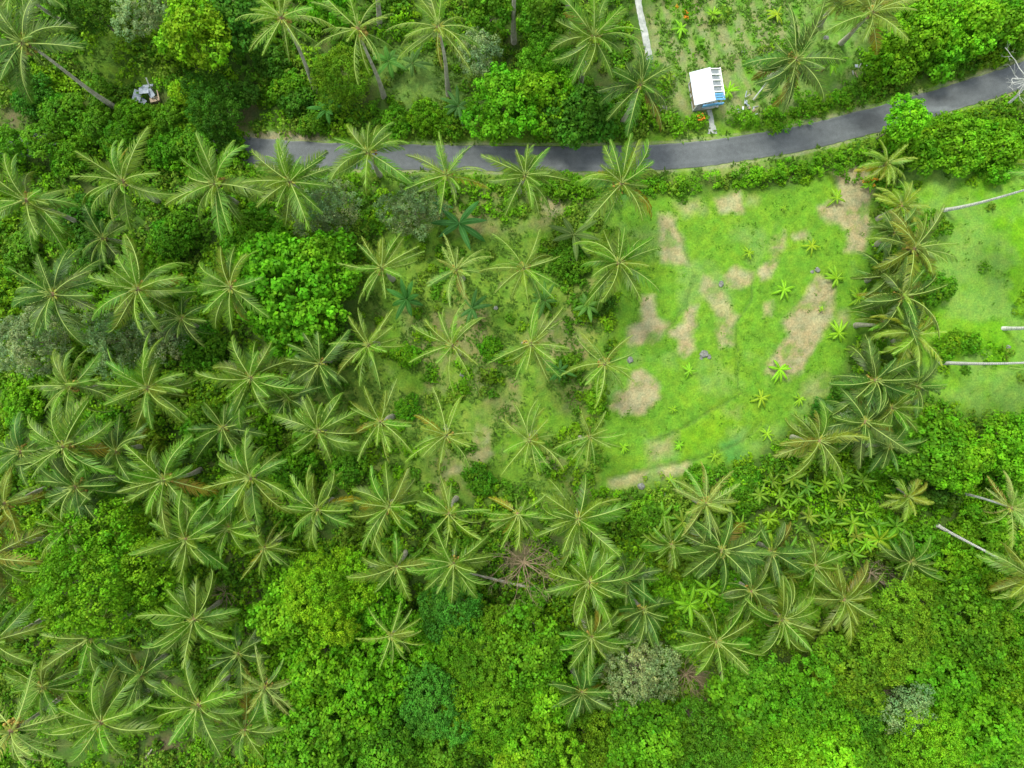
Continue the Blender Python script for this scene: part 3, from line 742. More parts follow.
# ------------------------------------------------------------------ PALMS
# px, py, crown radius px, height m, look, label, trunk base px (or None)
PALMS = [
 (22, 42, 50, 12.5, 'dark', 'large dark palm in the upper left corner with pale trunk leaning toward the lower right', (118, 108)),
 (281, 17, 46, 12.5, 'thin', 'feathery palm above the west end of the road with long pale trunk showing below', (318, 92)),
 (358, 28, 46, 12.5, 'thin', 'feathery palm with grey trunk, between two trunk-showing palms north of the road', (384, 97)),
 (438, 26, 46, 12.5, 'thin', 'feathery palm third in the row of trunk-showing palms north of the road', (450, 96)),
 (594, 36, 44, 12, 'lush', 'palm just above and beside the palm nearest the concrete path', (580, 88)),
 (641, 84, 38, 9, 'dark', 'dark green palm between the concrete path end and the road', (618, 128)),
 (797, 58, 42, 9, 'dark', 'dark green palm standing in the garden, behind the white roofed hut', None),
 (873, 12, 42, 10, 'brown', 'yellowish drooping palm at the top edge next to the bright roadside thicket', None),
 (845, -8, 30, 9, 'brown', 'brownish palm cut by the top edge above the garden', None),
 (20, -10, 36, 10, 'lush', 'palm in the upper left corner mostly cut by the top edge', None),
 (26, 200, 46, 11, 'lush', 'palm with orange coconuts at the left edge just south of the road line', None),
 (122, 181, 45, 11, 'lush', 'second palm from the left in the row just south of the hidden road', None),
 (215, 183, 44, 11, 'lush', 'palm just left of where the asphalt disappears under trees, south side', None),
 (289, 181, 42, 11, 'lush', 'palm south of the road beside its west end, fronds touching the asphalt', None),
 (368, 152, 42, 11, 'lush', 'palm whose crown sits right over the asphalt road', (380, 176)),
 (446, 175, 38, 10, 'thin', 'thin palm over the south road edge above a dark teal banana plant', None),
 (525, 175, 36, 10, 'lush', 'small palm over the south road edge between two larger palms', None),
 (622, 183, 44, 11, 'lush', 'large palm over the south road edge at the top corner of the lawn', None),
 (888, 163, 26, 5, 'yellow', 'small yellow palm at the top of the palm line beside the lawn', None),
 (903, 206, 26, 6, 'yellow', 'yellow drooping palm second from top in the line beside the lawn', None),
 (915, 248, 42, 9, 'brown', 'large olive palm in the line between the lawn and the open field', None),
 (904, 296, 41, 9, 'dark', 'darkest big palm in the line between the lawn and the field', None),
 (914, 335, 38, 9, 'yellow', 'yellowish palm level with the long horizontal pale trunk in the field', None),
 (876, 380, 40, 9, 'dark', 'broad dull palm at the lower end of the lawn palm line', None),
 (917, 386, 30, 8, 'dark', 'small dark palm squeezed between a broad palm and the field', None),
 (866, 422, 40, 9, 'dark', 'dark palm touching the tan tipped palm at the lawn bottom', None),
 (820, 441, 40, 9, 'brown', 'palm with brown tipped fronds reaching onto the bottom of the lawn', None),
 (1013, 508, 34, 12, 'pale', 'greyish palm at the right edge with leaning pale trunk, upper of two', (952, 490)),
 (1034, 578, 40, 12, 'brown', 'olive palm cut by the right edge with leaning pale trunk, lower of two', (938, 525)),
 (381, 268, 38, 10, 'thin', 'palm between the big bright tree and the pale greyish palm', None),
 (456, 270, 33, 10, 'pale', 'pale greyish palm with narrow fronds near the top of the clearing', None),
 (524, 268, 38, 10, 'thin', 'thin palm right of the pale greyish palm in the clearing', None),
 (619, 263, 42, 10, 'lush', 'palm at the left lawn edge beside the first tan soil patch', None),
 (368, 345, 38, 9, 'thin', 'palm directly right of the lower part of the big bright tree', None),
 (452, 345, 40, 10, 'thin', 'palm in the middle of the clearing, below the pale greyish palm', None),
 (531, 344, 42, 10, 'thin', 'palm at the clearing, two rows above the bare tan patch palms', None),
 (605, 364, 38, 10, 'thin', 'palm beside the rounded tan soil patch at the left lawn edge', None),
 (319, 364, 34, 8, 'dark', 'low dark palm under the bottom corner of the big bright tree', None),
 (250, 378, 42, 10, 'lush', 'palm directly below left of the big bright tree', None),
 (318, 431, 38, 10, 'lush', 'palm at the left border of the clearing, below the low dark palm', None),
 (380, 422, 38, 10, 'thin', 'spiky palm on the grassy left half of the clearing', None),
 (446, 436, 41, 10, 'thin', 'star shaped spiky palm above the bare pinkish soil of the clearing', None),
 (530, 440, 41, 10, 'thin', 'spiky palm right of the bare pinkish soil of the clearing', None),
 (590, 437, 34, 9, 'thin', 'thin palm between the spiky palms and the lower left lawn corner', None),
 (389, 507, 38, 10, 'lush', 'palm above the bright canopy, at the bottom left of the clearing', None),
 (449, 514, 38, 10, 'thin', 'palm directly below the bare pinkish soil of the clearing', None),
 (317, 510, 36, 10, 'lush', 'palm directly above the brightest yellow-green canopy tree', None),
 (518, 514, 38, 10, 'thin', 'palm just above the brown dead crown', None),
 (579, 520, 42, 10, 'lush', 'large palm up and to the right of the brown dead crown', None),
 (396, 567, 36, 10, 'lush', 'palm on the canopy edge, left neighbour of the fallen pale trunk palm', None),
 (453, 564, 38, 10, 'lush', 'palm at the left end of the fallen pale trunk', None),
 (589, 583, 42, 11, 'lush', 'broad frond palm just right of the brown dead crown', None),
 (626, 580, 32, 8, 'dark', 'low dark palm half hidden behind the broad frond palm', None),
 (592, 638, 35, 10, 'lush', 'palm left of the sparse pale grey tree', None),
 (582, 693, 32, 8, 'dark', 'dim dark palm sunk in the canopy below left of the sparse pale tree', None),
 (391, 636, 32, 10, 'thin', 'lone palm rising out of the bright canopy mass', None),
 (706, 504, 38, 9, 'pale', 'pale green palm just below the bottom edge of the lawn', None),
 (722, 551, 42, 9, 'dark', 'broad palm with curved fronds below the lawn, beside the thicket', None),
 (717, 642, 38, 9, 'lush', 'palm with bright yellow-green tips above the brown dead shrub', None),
 (772, 552, 34, 8, 'dark', 'dull palm at the left side of the banana thicket', None),
 (783, 620, 40, 9, 'lush', 'palm below the banana thicket with long downward fronds', None),
 (845, 600, 36, 8, 'brown', 'brownish palm between the banana thicket and the olive canopy tree', None),
 (912, 562, 26, 7, 'dark', 'small dark palm left of the lower leaning pale trunk', None),
 (909, 497, 24, 6, 'yellow', 'small yellowish palm left of the upper leaning pale trunk', None),
 (52, 294, 46, 11, 'dark', 'dark palm near the left edge directly above the grey-green trees', None),
 (137, 289, 46, 11, 'lush', 'large symmetric palm above the gap between the grey-green trees', None),
 (230, 287, 41, 11, 'lush', 'palm touching the left side of the big bright tree', None),
 (68, 386, 40, 10, 'lush', 'palm directly below the left grey-green tree', None),
 (147, 388, 43, 11, 'lush', 'palm with tan heart directly below the right grey-green tree', None),
 (63, 447, 44, 11, 'lush', 'palm with one orange frond tip in the dense left grove', None),
 (75, 487, 43, 10, 'dark', 'dark palm overlapped by the palm with the orange frond tip', None),
 (163, 480, 43, 11, 'lush', 'palm above right of the big round bright tree', None),
 (250, 478, 43, 11, 'lush', 'palm between the left grove and clearing, left of the brown soil gap', None),
 (3, 504, 38, 10, 'brown', 'olive palm cut by the left edge beside the overlapping pair', None),
 (70, 527, 38, 10, 'lush', 'palm just touching the top left of the big round bright tree', None),
 (185, 540, 42, 11, 'lush', 'palm touching the right side of the big round bright tree', None),
 (264, 548, 32, 9, 'thin', 'light thin palm above left of the brightest yellow-green canopy', None),
 (193, 620, 43, 11, 'lush', 'palm below right of the big round bright tree with orange heart', None),
 (90, 638, 41, 11, 'lush', 'palm directly below the big round bright tree', None),
 (-10, 556, 46, 11, 'brown', 'palm mostly cut by the left edge, beside the big round bright tree', None),
 (-8, 642, 46, 11, 'lush', 'palm mostly cut by the left edge, lower of the two', None),
 (10, 732, 56, 12, 'pale', 'largest palm, greyish with long fronds, in the bottom left corner', None),
 (100, 723, 47, 11, 'lush', 'second palm from the left along the bottom, with a brownish frond', None),
 (198, 706, 45, 11, 'lush', 'bright palm third from the left along the bottom', None),
 (264, 688, 36, 9, 'pale', 'greyish palm against the left side of the bright canopy mass', None),
 (244, 730, 36, 9, 'lush', 'low palm near the bottom, between two palms beside the bright canopy', None),
 (115, 452, 34, 9, 'dark', 'low dark palm wedged between the orange-tip palm and its right neighbour', None),
 (20, 452, 36, 10, 'dark', 'dark palm near the left edge beside the orange-tip palm', None),
 (222, 428, 32, 8, 'dark', 'low dark palm in the gap between four grove palms', None),
 (140, 676, 34, 9, 'dark', 'low dark palm between the orange-heart palm and the bottom row', None),
 (42, 688, 36, 9, 'lush', 'low palm just above the largest bottom left palm', None),
 (238, 654, 30, 8, 'dark', 'dark little palm by the left flank of the bright canopy', None),
 (228, 528, 32, 9, 'lush', 'low palm between the round tree and the light thin palm', None),
 (286, 398, 30, 8, 'dark', 'small dark palm left of the low dark palm by the clearing', None),
 (102, 238, 30, 8, 'dark', 'small dark palm between the road row and the next grove row', None),
 (181, 318, 28, 8, 'dark', 'small dark palm between two symmetric grove palms and the grey tree', None),
 (644, 610, 30, 8, 'dark', 'dark palm up and left of the yellow-tipped palm, by the sparse pale tree', None),
 (752, 592, 32, 8, 'dark', 'dark palm between the curved-frond palm and long-frond palm', None),
 (816, 566, 28, 7, 'lush', 'low palm on the lower side of the banana thicket', None),
 (672, 545, 28, 7, 'lush', 'low palm left of the curved-frond palm below the lawn', None),
 (895, 232, 26, 7, 'dark', 'small dark palm on the lawn side of the lawn palm line', None),
 (888, 276, 30, 7, 'dark', 'dark palm on the lawn side, directly left of the darkest big palm', None),
 (884, 322, 28, 7, 'lush', 'small palm on the lawn side between the darkest palm and yellowish palm', None),
 (890, 446, 30, 7, 'dark', 'dark palm at the lowest end of the dark cluster, above the small yellowish palm', None),
 (893, 408, 30, 8, 'lush', 'low palm inside the cluster of dark palms at the lawn corner', None),
 # palms just outside the frame whose trunks lean into it
 (1068, 180, 40, 14, 'lush', 'palm beyond the right edge whose curved trunk crosses the top of the field', (943, 209)),
 (1072, 361, 40, 14, 'lush', 'palm beyond the right edge whose straight trunk crosses the middle field', (941, 363)),
 (1112, 325, 40, 12, 'lush', 'palm beyond the right edge whose trunk base stands on the field', (1003, 327)),
 (513, -76, 40, 16, 'lush', 'palm beyond the top edge with upright trunk showing left of centre', (515, 42)),
 (569, -74, 40, 16, 'lush', 'palm beyond the top edge with trunk showing next to the path palms', (570, 36)),
 (373, -76, 40, 15, 'lush', 'palm beyond the top edge with trunk tip behind the feathery palms', (378, 26)),
]
for p in PALMS: palm(*p)

# ------------------------------------------------------------------ TREES
TREES = [
 (192, 34, 36, 9, 'round', 'lime', 'bright yellow-green billowing tree beside the collapsed shed'),
 (140, 10, 30, 8, 'airy', 'grey', 'grey-green airy tree at the top edge left of the yellow-green tree'),
 (175, -8, 30, 8, 'airy', 'grey', 'grey-green airy tree at the top edge behind the yellow-green tree'),
 (85, 5, 32, 7, 'fine', 'dark', 'dark green tree at the top edge above the small north clearing'),
 (232, 20, 28, 7, 'round', 'dark', 'dark tree between the yellow-green tree and the feathery palm'),
 (212, 106, 32, 5, 'fine', 'deep', 'smooth dark round tree right of the collapsed shed, by the road'),
 (326, 207, 36, 7, 'airy', 'grey', 'dusty grey-green tree just south of the road, left one of the pair'),
 (412, 208, 32, 7, 'airy', 'grey', 'dusty grey-green tree south of the road, right one of the pair'),
 (284, 290, 58, 11, 'big', 'leaf', 'big bright tree with large leaf rosettes at the centre left'),
 (325, 268, 36, 9, 'big', 'leaf', 'bright tree merging into the right side of the big rosette tree'),
 (255, 235, 34, 7, 'round', 'leaf', 'bright green tree below the palm at the road end'),
 (295, 330, 34, 8, 'big', 'bright', 'bright leafy tree at the lower tip of the big rosette tree'),
 (30, 342, 40, 7, 'airy', 'grey', 'grey-green tree at the left edge, larger of the two in the grove'),
 (108, 338, 36, 7, 'airy', 'grey', 'grey-green tree between two palm rows in the left grove'),
 (165, 335, 26, 6, 'airy', 'grey', 'small grey-green tree in the left grove beside the brighter gap'),
 (100, 575, 66, 14.5, 'fine', 'bright', 'big round bright fine-leaved tree in the lower left grove'),
 (44, 596, 26, 8.5, 'fine', 'bright', 'bright tree joined to the left side of the big round tree'),
 (156, 600, 24, 8.5, 'fine', 'leaf', 'bright tree joined to the lower right side of the big round tree'),
 (330, 590, 46, 11, 'fine', 'lime', 'brightest yellow-green canopy tree in the lower centre'),
 (292, 612, 40, 10, 'round', 'bright', 'bright round tree on the left shoulder of the lower canopy'),
 (372, 612, 36, 9, 'round', 'leaf', 'round green tree left of the lone palm in the canopy'),
 (312, 668, 50, 11, 'big', 'bright', 'large rosette-leaved tree in the middle of the lower canopy'),
 (365, 690, 48, 11, 'big', 'bright', 'rosette-leaved tree below the lone palm in the canopy'),
 (318, 738, 46, 10, 'big', 'leaf', 'rosette-leaved tree at the bottom edge left of the canopy'),
 (380, 750, 40, 9, 'round', 'mid', 'mid green tree at the bottom edge in the canopy centre'),
 (432, 700, 42, 9, 'fine', 'teal', 'blue-green tree at the bottom centre'),
 (452, 612, 38, 9, 'fine', 'teal', 'blue-green tree under the fallen trunk palms'),
 (425, 655, 34, 8, 'round', 'leaf', 'green tree right beside the lone palm in the canopy'),
 (485, 655, 44, 10, 'fine', 'leaf', 'green tree above the bottom centre blue-green tree'),
 (535, 640, 38, 9, 'round', 'leaf', 'round tree directly below the brown dead crown'),
 (495, 710, 46, 10, 'fine', 'bright', 'bright fine-leaved tree right of the bottom centre blue-green tree'),
 (445, 752, 34, 8, 'round', 'mid', 'mid green tree at the bottom edge below the blue-green tree'),
 (545, 700, 40, 10, 'round', 'bright', 'light green tree left of the dim dark palm'),
 (535, 752, 42, 10, 'round', 'bright', 'bright lobed tree at the bottom edge, left of the olive tree'),
 (590, 755, 38, 8, 'fine', 'olive', 'olive tree at the bottom edge right of the bright lobed tree'),
 (638, 672, 44, 9, 'airy', 'pale', 'sparse pale grey tree with visible twigs in the lower centre'),
 (610, 610, 26, 7, 'fine', 'mid', 'mid green tree between two palms above the sparse pale tree'),
 (648, 738, 44, 10, 'round', 'leaf', 'green tree directly below the sparse pale tree'),
 (700, 735, 46, 10, 'fine', 'mid', 'feathery mid green tree below the brown dead shrub'),
 (740, 700, 38, 9, 'big', 'leaf', 'green tree right of the brown dead shrub'),
 (758, 752, 42, 9, 'fine', 'bright', 'bright tree at the bottom edge right of the feathery tree'),
 (790, 695, 42, 10, 'round', 'leaf', 'round green tree below the long-frond palm'),
 (815, 745, 42, 10, 'round', 'bright', 'bright round tree at the bottom edge below the silver-grey tree'),
 (750, 665, 30, 8, 'round', 'mid', 'mid green tree between the yellow-tipped palm and long-frond palm'),
 (848, 665, 42, 10, 'round', 'olive', 'olive tree left part of the olive canopy right of the thicket palms'),
 (890, 632, 46, 11, 'fine', 'olive', 'tall olive tree, largest of the olive canopy'),
 (915, 600, 30, 9, 'fine', 'olive', 'olive tree below the small dark palm'),
 (848, 708, 34, 8, 'fine', 'deep', 'deep green tree left of the silver-grey tree'),
 (903, 706, 28, 9, 'airy', 'grey', 'silver-grey tree in the lower right canopy'),
 (870, 750, 42, 9, 'round', 'mid', 'mid green tree at the bottom edge left of centre of the right canopy'),
 (925, 748, 44, 10, 'fine', 'bright', 'bright tree at the bottom edge below the silver-grey tree'),
 (940, 670, 40, 9, 'big', 'leaf', 'green tree up and to the right of the silver-grey tree'),
 (985, 730, 46, 10, 'big', 'bright', 'bright tree close to the bottom right corner'),
 (1020, 755, 38, 8, 'round', 'mid', 'mid green tree filling the bottom right corner'),
 (1005, 672, 46, 10, 'round', 'bright', 'bright tree at the right edge in the lower canopy'),
 (960, 622, 42, 10, 'round', 'leaf', 'green tree under the olive palm of the right edge'),
 (1012, 630, 38, 8, 'fine', 'leaf', 'green tree at the right edge below the lower leaning palm'),
 (960, 568, 40, 4, 'round', 'bright', 'bright tree crossed by the lower leaning pale trunk'),
 (922, 548, 24, 3.5, 'round', 'mid', 'tree at the base of the lower leaning pale trunk'),
 (990, 538, 30, 3.5, 'round', 'leaf', 'tree between the two leaning pale trunks'),
 (925, 450, 38, 8, 'round', 'leaf', 'green tree at the lower left corner of the open field'),
 (965, 455, 36, 8, 'round', 'bright', 'bright tree along the bottom of the open field'),
 (1012, 440, 34, 8, 'round', 'bright', 'bright tree at the right edge below the open field'),
 (938, 488, 20, 3.5, 'round', 'dark', 'dark small tree at the base of the upper leaning trunk'),
 (1005, 468, 24, 5, 'round', 'leaf', 'green tree above the greyish palm at the right edge'),
 (905, 120, 22, 7, 'round', 'bright', 'tree overhanging the road at the top of the palm line'),
 (898, 142, 18, 4, 'round', 'bright', 'bright low tree just south of the tree overhanging the road'),
 (965, 144, 32, 3.5, 'round', 'bright', 'bright dense bushy tree south of the road at the field top'),
 (1008, 146, 34, 3.5, 'round', 'bright', 'bright bushy tree near the bare white tree'),
 (932, 152, 20, 3, 'round', 'leaf', 'small bushy tree at the top left corner of the field'),
 (922, 26, 34, 6, 'round', 'bright', 'bright dense tree above the road right of the yellowish drooping palm'),
 (975, 16, 38, 6, 'round', 'bright', 'bright dense tree at the top right above the road'),
 (896, 56, 24, 4, 'round', 'bright', 'bright low tree by the road beside the grey rubbish heap'),
 (950, 44, 28, 4.5, 'round', 'leaf', 'bright low tree on the north roadside below the top right pair'),
 (1018, 22, 28, 5, 'round', 'leaf', 'green tree in the top right corner'),
 (500, 100, 38, 6, 'round', 'leaf', 'bright broad tree on the north roadside near the middle'),
 (540, 92, 34, 6, 'round', 'bright', 'brightest tree on the north roadside, left of the dark one'),
 (580, 112, 34, 6, 'big', 'deep', 'dark glossy tree on the north roadside left of the path palm'),
 (548, 55, 28, 6, 'fine', 'mid', 'green tree up between the roadside trees and the trunk-showing palm'),
 (343, 75, 32, 6, 'fine', 'olive', 'dull olive bush-like tree around the second feathery palm trunk'),
 (478, 52, 24, 6, 'airy', 'grey', 'pale grey airy tree above the north roadside trees'),
 (545, 5, 32, 7, 'round', 'mid', 'green tree at the top edge between two bare trunks'),
 (330, -4, 26, 7, 'round', 'leaf', 'bright tree at the top edge between two feathery palms'),
 (490, 8, 26, 6, 'round', 'mid', 'green tree at the top edge right of the third feathery palm'),
]
for t in TREES: tree(*t, group='broadleaf trees')

# ------------------------------------------------------------------ BUSHES
BUSH = [
 (12, 146, 22, 4, 'leaf', 'tall bush at the left edge on the hidden road line'), (42, 141, 18, 4, 'mid', 'tall bush second from the left edge on the hidden road line'), (120, 143, 20, 4, 'leaf', 'tall bush above the second palm of the road row'), (195, 146, 20, 4, 'mid', 'tall bush above the third palm of the road row'), (225, 140, 14, 3, 'deep', 'bush hanging over the visible west end of the asphalt'),
 (30, 95, 22, 3, 'deep', 'dark bush below the upper left palm crown'), (60, 112, 24, 3, 'mid', 'green bush on the north side of the road under the pale trunk tip'),
 (95, 125, 22, 3, 'leaf', 'leafy roadside bush left of the collapsed shed'), (130, 115, 20, 2.5, 'bright', 'bright bush directly below the collapsed shed'),
 (168, 118, 20, 2.5, 'leaf', 'leafy bush right below the collapsed shed, by the road'), (100, 92, 14, 2, 'mid', 'small bush at the lower left of the north clearing'),
 (185, 92, 16, 3, 'lime', 'yellowish bush between the collapsed shed and the dark round tree'), (245, 95, 16, 3, 'dark', 'dark bush behind the dark round tree'),
 (65, 152, 24, 3, 'leaf', 'bush hiding the road line near the left edge'), (165, 150, 22, 3, 'leaf', 'bush south of the hidden road between two palms'),
 (80, 215, 24, 2.5, 'deep', 'dark bush between the two leftmost palms of the road row'), (170, 235, 24, 3, 'mid', 'green bush below and between two palms of the road row'),
 (20, 250, 20, 3, 'mid', 'bush at the left edge below the palm with orange coconuts'), (95, 250, 24, 3, 'deep', 'deep green bush between the first two grove palm rows'),
 (200, 345, 26, 3.5, 'mid', 'green bush between tan-hearted palm and big bright tree'), (110, 430, 24, 3, 'leaf', 'bright bush in the middle of the left grove'),
 (20, 410, 22, 3, 'bright', 'bright bush at the left edge below the grey-green tree'), (205, 430, 26, 4, 'mid', 'green bush in the gap between four left grove palms'),
 (210, 510, 22, 3, 'mid', 'bush right of the palm above the big round tree'), (290, 470, 24, 3, 'leaf', 'bright bush at the left border of the clearing'),
 (345, 470, 22, 2.5, 'mid', 'green bush below the spiky clearing palm'), (150, 440, 20, 3, 'olive', 'olive bush above the palm of the round tree'),
 (295, 100, 18, 2.5, 'deep', 'round dark bush above the west end of the road'), (285, 85, 18, 2.5, 'leaf', 'leafy bush behind the first feathery palm trunk'),
 (310, 122, 14, 2, 'mid', 'small roadside bush near the dirt shoulder'), (270, 60, 20, 3, 'deep', 'deep green bush under the first feathery palm'),
 (395, 120, 18, 2.2, 'leaf', 'roadside bush between second and third trunk-showing palms'), (425, 115, 20, 2.5, 'bright', 'bright roadside bush below the third feathery palm'),
 (450, 122, 16, 2, 'leaf', 'low roadside bush left of the broad roadside tree'), (620, 118, 18, 2, 'mid', 'roadside bush below the dark path palm'),
 (405, 355, 14, 1.5, 'bright', 'bright low bush between two clearing palms'), (408, 408, 14, 1.5, 'leaf', 'low bush with grey stones in the upper clearing'),
 (492, 350, 14, 1.3, 'leaf', 'low bush between the middle clearing palms'), (478, 480, 16, 2, 'mid', 'dark low bush below the bare pinkish soil'),
 (570, 260, 20, 2, 'mid', 'bush between thin palm and lawn edge palm'), (560, 185, 18, 1.8, 'leaf', 'bush south of the road between two row palms'),
 (598, 300, 18, 2, 'deep', 'deep green bush at the upper left lawn edge'), (570, 365, 16, 2, 'mid', 'bush left of the lawn edge palm'),
 (595, 400, 14, 2, 'bright', 'bright narrow bush left of the rounded tan patch'), (700, 478, 16, 1.6, 'leaf', 'low bush at the bottom edge of the lawn'),
 (745, 490, 24, 2.5, 'mid', 'green bush right below the lawn, beside the pale green palm'), (650, 520, 24, 3, 'mid', 'green bush left of the pale green palm'),
 (660, 600, 26, 3, 'bright', 'bright bush in the pocket above the sparse pale tree'), (675, 560, 22, 3, 'olive', 'olive bush left of the broad curved-frond palm'),
 (845, 392, 16, 2, 'deep', 'round deep bush between the lawn palms'), (825, 412, 14, 2, 'deep', 'small deep bush at the lower right lawn corner'),
 (885, 340, 14, 2.5, 'leaf', 'leafy bush between palms in the lawn palm line'), (905, 365, 16, 3, 'leaf', 'leafy bush below the yellowish palm in the line'),
 (940, 290, 16, 2.5, 'leaf', 'leafy bush on the field side of the darkest palm'), (950, 345, 16, 2, 'bright', 'bright bush at the base of the horizontal trunk'),
 (972, 343, 12, 1.6, 'bright', 'small round bright bush above the horizontal pale trunk'), (935, 225, 16, 2.5, 'leaf', 'bush at the base of the curved pale trunk'),
 (905, 478, 20, 3, 'deep', 'deep bush left of the upper leaning trunk base'), (880, 475, 20, 2.5, 'bright', 'bright bush above the small yellowish palm'),
 (835, 480, 20, 2, 'olive', 'olive bush below the brown-tipped palm'), 
 (735, 595, 22, 3, 'leaf', 'leafy bush between the curved-frond palm and yellow-tipped palm'), (690, 595, 18, 2.5, 'bright', 'bright bush directly below the curved-frond palm'),
 (535, 600, 16, 3, 'mid', 'green bush at the foot of the brown dead crown'), (875, 528, 22, 2.5, 'bright', 'bright bush at the right end of the banana thicket'),
]
for b in BUSH: bush(*b, group='bushes')

# ------------------------------------------------------------------ HEDGES along the road
def hedge(line, wpx, h, colr, label, seed):
    g = np.random.default_rng(seed)
    ln = smooth_line(line, 10); pts = [P(*p) for p in ln]; cx, cy = pts[len(pts)//2]
    cs, ts = [], []
    d = np.array(pts); seg = np.linalg.norm(np.diff(d, axis=0), axis=1); tot = seg.sum(); w = wpx*S(0)
    for i in range(int(tot/.75)):
        t = g.uniform(0, tot); k = int(np.searchsorted(np.cumsum(seg), t)); k = min(k, len(d)-2)
        p = d[k]+(d[k+1]-d[k])*g.random(); o = g.normal(size=2)*w*.22
        R0 = g.uniform(.5, .95); hh = h*g.uniform(.6, 1.2); tc = g.uniform(.75, 1.25)*np.array([1+g.normal()*.1, 1, 1])
        for j in range(12):
            a = g.uniform(0, 6.28); z = g.uniform(.05, 1); q = math.sqrt(1-z*z)
            cs.append((p[0]+o[0]+q*math.cos(a)*R0-cx, p[1]+o[1]+q*math.sin(a)*R0-cy, z*hh+.1)); ts.append(tc*g.uniform(.85, 1.15))
    cs = np.array(cs)
    V, F, c = clump_leaves(cs, np.tile([0, 0, 1.], (len(cs), 1)), .32, .24, 16, g, np.array(ts), wr=.65)
    r0 = tag(ob('hedge', mesh_np('hedge_foliage', V, F, [M_LEAF], col=c), None, (cx, cy, 0), color=C[colr]), label, 'hedge', 'roadside hedges')
hedge([(652, 121), (668, 123), (684, 124), (697, 122)], 13, 1.0, 'bright', 'leafy hedge in front of the hut, left of its path', 1)
hedge([(730, 122), (745, 121), (770, 120), (800, 113), (830, 105), (862, 93), (885, 84)], 17, 1.5, 'bright', 'long bright hedge on the north roadside, right of the hut path', 2)
hedge([(545, 184), (575, 186), (600, 190)], 14, 1.3, 'leaf', 'short hedge on the south roadside between two row palms', 3)
hedge([(642, 186), (665, 187), (690, 188)], 11, 1.1, 'leaf', 'low hedge along the south roadside at the top of the lawn', 4)
hedge([(710, 186), (740, 182), (770, 177), (800, 170), (835, 164), (862, 158)], 20, 1.6, 'bright', 'thick hedge on the south roadside above the long tan patch', 5)
hedge([(300, 192), (280, 196), (330, 186)], 10, 1.2, 'mid', 'short hedge below the west end of the road', 6)

# ------------------------------------------------------------------ BANANA PLANTS
LIME = (.19, .40, .015); TEALB = (.05, .20, .035)
for q in [
 (785, 289, 11, 'banana plant above the long diagonal tan patch on the lawn'), (838, 278, 11, 'banana plant just right of the top of the long tan patch'),
 (860, 298, 12, 'lone banana plant on the lawn edge beside the darkest palm'), (840, 333, 12, 'banana plant right of the lower part of the long tan patch'),
 (858, 349, 10, 'banana plant lowest of three along the right lawn edge'), (781, 369, 12, 'bushy banana plant at the foot of the long tan patch'),
 (690, 371, 9, 'banana plant in the centre left of the lawn, beside the grey stones'), (674, 409, 5, 'tiny banana plant in the lower left part of the lawn'),
 (624, 447, 6, 'small banana plant at the lower left lawn corner'), (680, 445, 7, 'small banana plant beside the faint tan rectangle'),
 (715, 456, 7, 'small banana plant at the corner of the blue-green grass square'), (762, 398, 10, 'banana plant below the bushy one, on the lower right lawn'),
 (768, 434, 8, 'small banana plant at the lawn bottom near the brown-tipped palm'), (801, 399, 7, 'small banana plant on the faint round tan patch'),
 (750, 252, 7, 'small banana plant in the upper middle of the lawn'), (838, 197, 11, 'banana plant on the tan soil in the upper right lawn corner'),
 (871, 184, 9, 'banana plant next to the small yellow palm'), (785, 207, 4, 'tiny banana seedling below the south hedge'), (813, 245, 9, 'banana plant between the two smallest tan patches'),
 (671, 480, 6, 'tiny banana plant on the bottom border of the lawn'), (823, 309, 4, 'tiny banana seedling on the long diagonal tan patch'),
 (778, 13, 11, 'banana plant at the top edge of the vegetable garden'), (832, 61, 14, 'banana plant right of the garden palm'), (714, 13, 8, 'small banana plant at the top of the vegetable beds'),
 (682, 27, 9, 'banana plant beside the orange shrub in the vegetable beds'), (729, 90, 10, 'banana plant just right of the hut'), (544, 53, 14, 'banana plant left of the trunk-showing palm north of the road'),
]: banana(q[0], q[1], q[2], q[3], LIME)
for q in [
 (459, 223, 26, 'dark teal banana plant south of the road', TEALB), (406, 299, 22, 'dark green banana plant left of the clearing palms', (.05, .17, .025)), (326, 108, 18, 'large-leaved banana plant above the west road end', (.07, .21, .03)),
 (574, 234, 24, 'green banana plant between two row palms near the lawn', (.09, .20, .03)), (472, 308, 18, 'banana plant between pale palm and middle clearing palm', (.06, .18, .03)), (388, 60, 20, 'banana plant between second and third feathery palms', (.07, .2, .03)),
 (412, 62, 16, 'banana plant left of the third feathery palm trunk', (.07, .2, .03)), (458, 105, 16, 'banana plant at the foot of the third feathery palm trunk', (.06, .19, .03)), (440, 205, 12, 'small teal banana plant above the bigger teal one', TEALB),
 (545, 300, 16, 'banana plant right of the thin palm in the clearing', (.08, .2, .025)), (588, 305, 18, 'banana plant at the left lawn border', (.08, .2, .03)), (560, 370, 14, 'banana plant between two clearing palms near the lawn', (.06, .18, .025)),
 (690, 605, 18, 'lime banana plant above the palm with yellow-green tips', LIME), (708, 590, 14, 'lime banana plant under the curved-frond palm', LIME), (880, 540, 16, 'lime banana plant left of the small dark palm', LIME)]:
    banana(q[0], q[1], q[2], q[3], q[4], big=True)
gt = random.Random(8)
TH = [(770, 470), (800, 462), (855, 470), (880, 490), (900, 530), (870, 560), (800, 585), (755, 590), (745, 530), (640, 545), (640, 520), (720, 490)]
nb = 0; used = []
